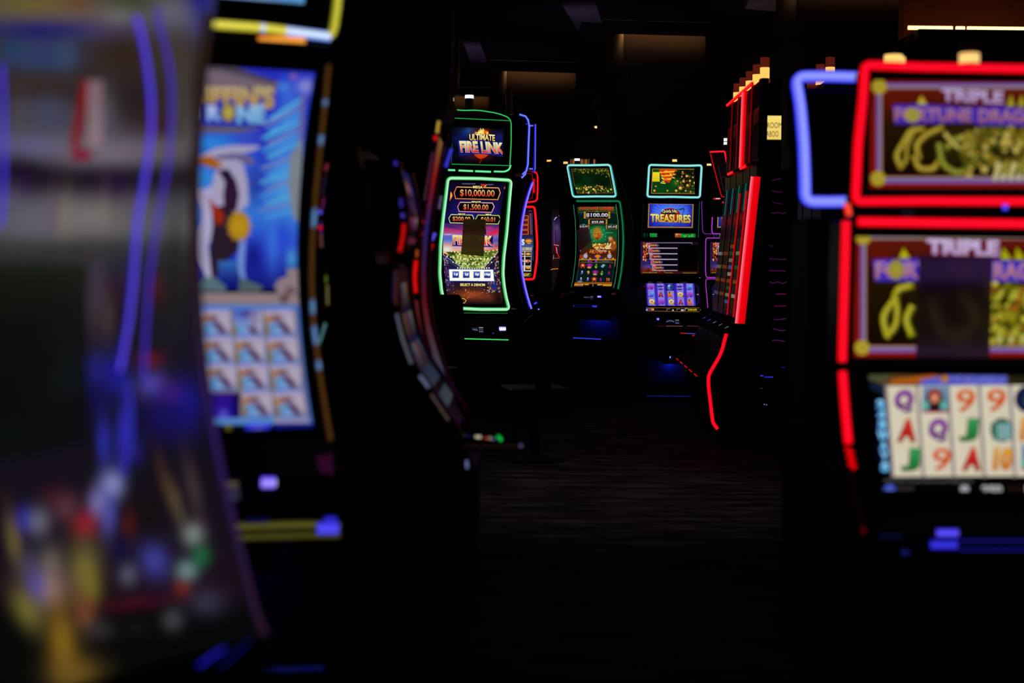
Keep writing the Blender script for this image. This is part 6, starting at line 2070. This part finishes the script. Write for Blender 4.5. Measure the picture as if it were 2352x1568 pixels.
c.soft(-.26, -1.38, .26, -.9, 8, 12, [(-1.38, (90, 30, 30)), (-1.1, (40, 60, 130)), (-.9, (130, 150, 170))], [])
for k in range(5):
    for j in range(3):
        c.r(-.24 + k * .098, -1.3 + j * .1, -.16 + k * .098, -1.22 + j * .1, ((230, 210, 150), (200, 30, 30), (120, 170, 220))[(k + 2 * j) % 3], (90, 60, 60))
c.build(L, 'main_screen', fl, (-.26, .26, lo[-1][0] + .06, lo[0][0] - .02), off=.003, strength=.16)


def dots(m, name, items, Y):
    for px, py, w_, h_, cc in items:
        a, b_ = at(px - w_ / 2, py, Y), at(px + w_ / 2, py, Y)
        ca, sa = math.cos(m.a), math.sin(m.a)
        f = lambda p: ((p.x - m.X) * ca + (p.y - m.Y) * sa, -(p.x - m.X) * sa + (p.y - m.Y) * ca, p.z)
        A, B = f(a), f(b_)
        glow_tube(name, m.o, [A, tuple((A[i] + B[i]) / 2 for i in range(3)), B], h_ / 2 * Y / FPX, mix(cc, (0, 0, 0), .45), cc, 1.0, front=(-1, 0, 0))


dots(MA, 'deck_button', [(1098, 1006, 14, 14, (226, 216, 180)), (1104, 1012, 22, 6, (230, 226, 200)), (1117, 1008, 8, 9, (190, 80, 50)), (1126, 1007, 5, 11, (170, 150, 110)), (1133, 1009, 6, 9, (90, 100, 160)),
                         (1145, 1003, 9, 9, (10, 190, 60)), (1150, 1009, 6, 12, (20, 220, 80)), (1075, 1005, 18, 12, (24, 20, 90))], 4.56)

X0B = -.355
MB = Machine('slot_machine', X0B, 5.62, 90, 'tall dark slot machine in profile, two long curved chrome edges beside green machine')
pb = prof_px([(1004, 270), (985, 370), (970, 460), (960, 540), (955, 620), (957, 700), (966, 760), (985, 830)], 5.32, X0B)
pb += [(.795, -(-.2366 - X0B)), (.70, -(-.175 - X0B))]
fb = pw(pb)
head(MB, 'display_head', fb, .72, pb[0][0], -.285, .285, .1, n=24, bevel=.01)
prism('cabinet', BLACK, MB.o, [(.2, .06), (-.1, .06), (-.16, .3), (-.17, .66), (-.1, .8), (.05, 1.1), (.2, 1.8)], -.285, .285, .01)
box('base_plinth', MATTE, MB.o, -.29, .29, -.13, .2, 0, .06)
for s in (-.292, .292):
    trim(MB, 'side_trim', pb, s, .013)
bm = bmesh.new()
add_tube(bm, [(-.284, float(fb(z)) + .03, float(z)) for z in np.linspace(.95, 1.85, 20)], .005)
bm_obj('inner_trim', bm, DCHROME, MB.o, smooth=True)
L = side_machine_local(MB)
c = Canvas(.1)
c.soft(-.26, -1.86, .26, -.85, 8, 20, [(-1.86, (160, 120, 50)), (-1.7, (170, 20, 20)), (-1.5, (40, 40, 130)), (-1.2, (120, 20, 30)), (-.85, (60, 110, 130))], [])
c.build(L, 'main_screen', fb, (-.26, .26, .85, 1.86), off=.003, strength=.5)
tb = box('topper', MATTE, MB.o, -.285, .285, -.11, .12, 1.935, 2.42, .02)
box('topper_neck', MATTE, MB.o, -.12, .12, .0, .1, 1.84, 1.95)
for s in (-.29, .29):
    bm = bmesh.new()
    add_tube(bm, [(s, -.118, z) for z in (2.06, 2.1, 2.2, 2.3, 2.41)], .008)
    bm_obj('side_trim', bm, CHROME, tb, smooth=True)

# its back-to-back neighbour, turned left
MC = Machine('slot_machine', -.575, 4.82, -90, 'black slot machine in profile turned left, broken chrome edge beside the bird screen')
pc_u = [(p_.z, (p_.x + .575)) for p_ in (at(px, py, 4.53) for px, py in ((756, 365), (747, 420), (738, 470), (734, 520), (739, 575)))]
pc_l = [(p_.z, (p_.x + .575)) for p_ in (at(px, py, 4.53) for px, py in ((746, 602), (751, 640), (752, 690), (744, 755), (729, 805)))]
head(MC, 'display_head', pw(pc_u), pc_u[-1][0], pc_u[0][0], -.28, .28, .06, bevel=.01)
head(MC, 'lower_display', pw(pc_l), pc_l[-1][0], pc_l[0][0], -.28, .28, .06, bevel=.01)
prism('cabinet', BLACK, MC.o, [(.06, .06), (-.2, .06), (-.24, .3), (-.24, .7), (-.1, .85), (.0, 1.1), (.02, 1.7), (.06, 1.7)], -.28, .28, .01)
box('base_plinth', MATTE, MC.o, -.285, .285, -.22, .06, 0, .06)
for pr in (pc_u, pc_l):
    trim(MC, 'side_trim', pr, .287, .009)
    trim(MC, 'side_trim', pr, -.287, .009)
L = side_machine_local(MC)
c = Canvas(.1)
c.soft(-.25, -1.66, .25, -1.42, 6, 6, [(-1.66, (160, 30, 40)), (-1.42, (50, 40, 160))], [])
c.build(L, 'upper_screen', pw(pc_u), (-.26, .26, pc_u[-1][0] + .02, pc_u[0][0] - .02), off=.003)



def trim_glints(m, Y, items):
    """coloured reflections on an edge trim, put in as small glowing segments at distance Y"""
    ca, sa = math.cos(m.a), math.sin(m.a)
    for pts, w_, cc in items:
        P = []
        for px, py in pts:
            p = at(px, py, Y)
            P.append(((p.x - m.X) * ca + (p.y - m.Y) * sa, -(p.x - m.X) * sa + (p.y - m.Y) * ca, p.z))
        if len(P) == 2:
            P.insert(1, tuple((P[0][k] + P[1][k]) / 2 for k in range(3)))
        glow_tube('edge_light_or_glint', m.o, P, w_ / 2 * Y / FPX, mix(cc, (0, 0, 0), .5), cc, 1.0, front=(-m.o.rotation_euler.z, 0, 0))


trim_glints(MC, 4.515, [([(736, 483), (735, 491)], 10, (96, 84, 255)), ([(736, 519), (736, 526)], 9, (255, 20, 20)), ([(752, 376), (748, 392)], 7, (130, 40, 60)), ([(737, 536), (739, 568)], 6, (110, 60, 60)),
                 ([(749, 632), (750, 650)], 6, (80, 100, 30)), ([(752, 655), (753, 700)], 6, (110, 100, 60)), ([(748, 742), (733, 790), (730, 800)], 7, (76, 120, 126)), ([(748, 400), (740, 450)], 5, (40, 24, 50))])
trim_glints(MA, 4.485, [([(908, 370), (910, 380)], 7, (60, 50, 190)), ([(920, 456), (922, 476)], 8, (50, 40, 150)), ([(924, 490), (926, 500)], 8, (70, 60, 180)), ([(928, 514), (925, 545), (918, 578)], 9, (216, 16, 16)),
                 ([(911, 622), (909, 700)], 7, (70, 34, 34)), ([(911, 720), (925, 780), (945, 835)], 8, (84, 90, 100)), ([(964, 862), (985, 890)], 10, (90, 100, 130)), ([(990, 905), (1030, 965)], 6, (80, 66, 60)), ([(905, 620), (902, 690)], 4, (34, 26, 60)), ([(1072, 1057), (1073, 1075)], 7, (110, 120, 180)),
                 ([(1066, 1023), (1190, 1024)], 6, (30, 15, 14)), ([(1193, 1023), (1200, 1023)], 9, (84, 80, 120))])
trim_glints(MB, 5.30, [([(1008, 278), (1004, 305)], 9, (190, 150, 60)), ([(1001, 312), (999, 322)], 10, (226, 20, 16)), ([(994, 350), (975, 460)], 7, (70, 30, 50)), ([(972, 506), (970, 510)], 8, (200, 20, 20)), ([(966, 532), (965, 541)], 11, (250, 20, 40)),
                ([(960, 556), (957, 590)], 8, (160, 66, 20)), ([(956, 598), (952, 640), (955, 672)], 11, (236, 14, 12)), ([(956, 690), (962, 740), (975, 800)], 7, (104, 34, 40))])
trim_glints(MB, 5.93, [([(1037, 342), (1024, 384)], 9, (58, 54, 214)), ([(1014, 450), (1009, 480)], 7, (90, 80, 110)), ([(1000, 535), (992, 552)], 9, (84, 76, 226)), ([(993, 560), (986, 580)], 9, (216, 14, 12)), ([(984, 590), (983, 608)], 6, (120, 90, 90)),
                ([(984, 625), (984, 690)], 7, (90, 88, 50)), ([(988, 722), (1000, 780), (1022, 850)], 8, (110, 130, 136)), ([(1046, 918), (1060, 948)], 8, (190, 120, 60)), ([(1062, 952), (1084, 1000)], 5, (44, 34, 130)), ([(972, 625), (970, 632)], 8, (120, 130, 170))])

# machine behind the tall profile one, only its white lamp showing
wl_ = at(1033, 228, 11.6)
MD = Machine('slot_machine', wl_.x, 11.6, 10, 'dark slot machine half hidden left of the green-framed one, white lamp on its roof')
lower_body(MD, .40, .96, -.1, -.3, .8, .30)
head(MD, 'display_head', dF, .95, 2.0, -.19, .19, .14)
head(MD, 'topper', flat(-.06), 2.0, 2.5, -.19, .19, .2, bevel=.03)
tower(MD, 1033, 236, [(232.5, 224.5, (255, 255, 255), (220, 225, 225))], 20, 221, .02)

# ================================================================ chairs
def chair(X, Y, yaw, label, zs=.6):
    o = bpy.data.objects.new('casino_chair', None)
    COL.objects.link(o)
    o.location = (X, Y, 0)
    o.rotation_euler = (0, 0, math.radians(yaw))
    tag(o, label, 'chair', 'gaming chairs')
    box('seat', LEATHER, o, -.22, .22, -.21, .21, zs - .08, zs, .03)
    bm = bmesh.new()
    out = [(-.2, .06), (.2, .06), (.21, .12), (.145, .46), (.11, .5), (-.11, .5), (-.145, .46), (-.21, .12)]
    lean = lambda h: -.2 - .16 * h
    fr_ = [bm.verts.new((a, lean(b), zs + b)) for a, b in out]
    bk_ = [bm.verts.new((a, lean(b) - .05, zs + b)) for a, b in out]
    bm.faces.new(fr_)
    bm.faces.new(bk_[::-1])
    for i in range(len(out)):
        bm.faces.new((fr_[i], bk_[i], bk_[(i + 1) % len(out)], fr_[(i + 1) % len(out)]))
    bm_obj('backrest', bm, LEATHER, o, bevel=.015)
    prism('back_bracket', MATTE, o, [(-.14, zs - .05), (-.24, zs - .05), (-.27, zs + .12), (-.245, zs + .12), (-.2, zs - .0), (-.14, zs - .02)], -.05, .05, .004)
    bm = bmesh.new()
    add_cyl(bm, (0, 0), .035, .035, .04, zs - .075)
    bm_obj('column', bm, DCHROME, o, smooth=False)
    bm = bmesh.new()
    add_cyl(bm, (0, 0), .23, .2, 0, .02, 28)
    add_cyl(bm, (0, 0), .19, .05, .02, .05, 28)
    bm_obj('base', bm, MATTE, o)
    return o


chair(-.64, 9.75, 40, 'dark padded chair pulled up left of the green-framed machine, tilted back showing', .63)
chair(.17, 9.75, 12, 'dark padded chair right of the green-framed machine, in front of the blue-edged one', .5)
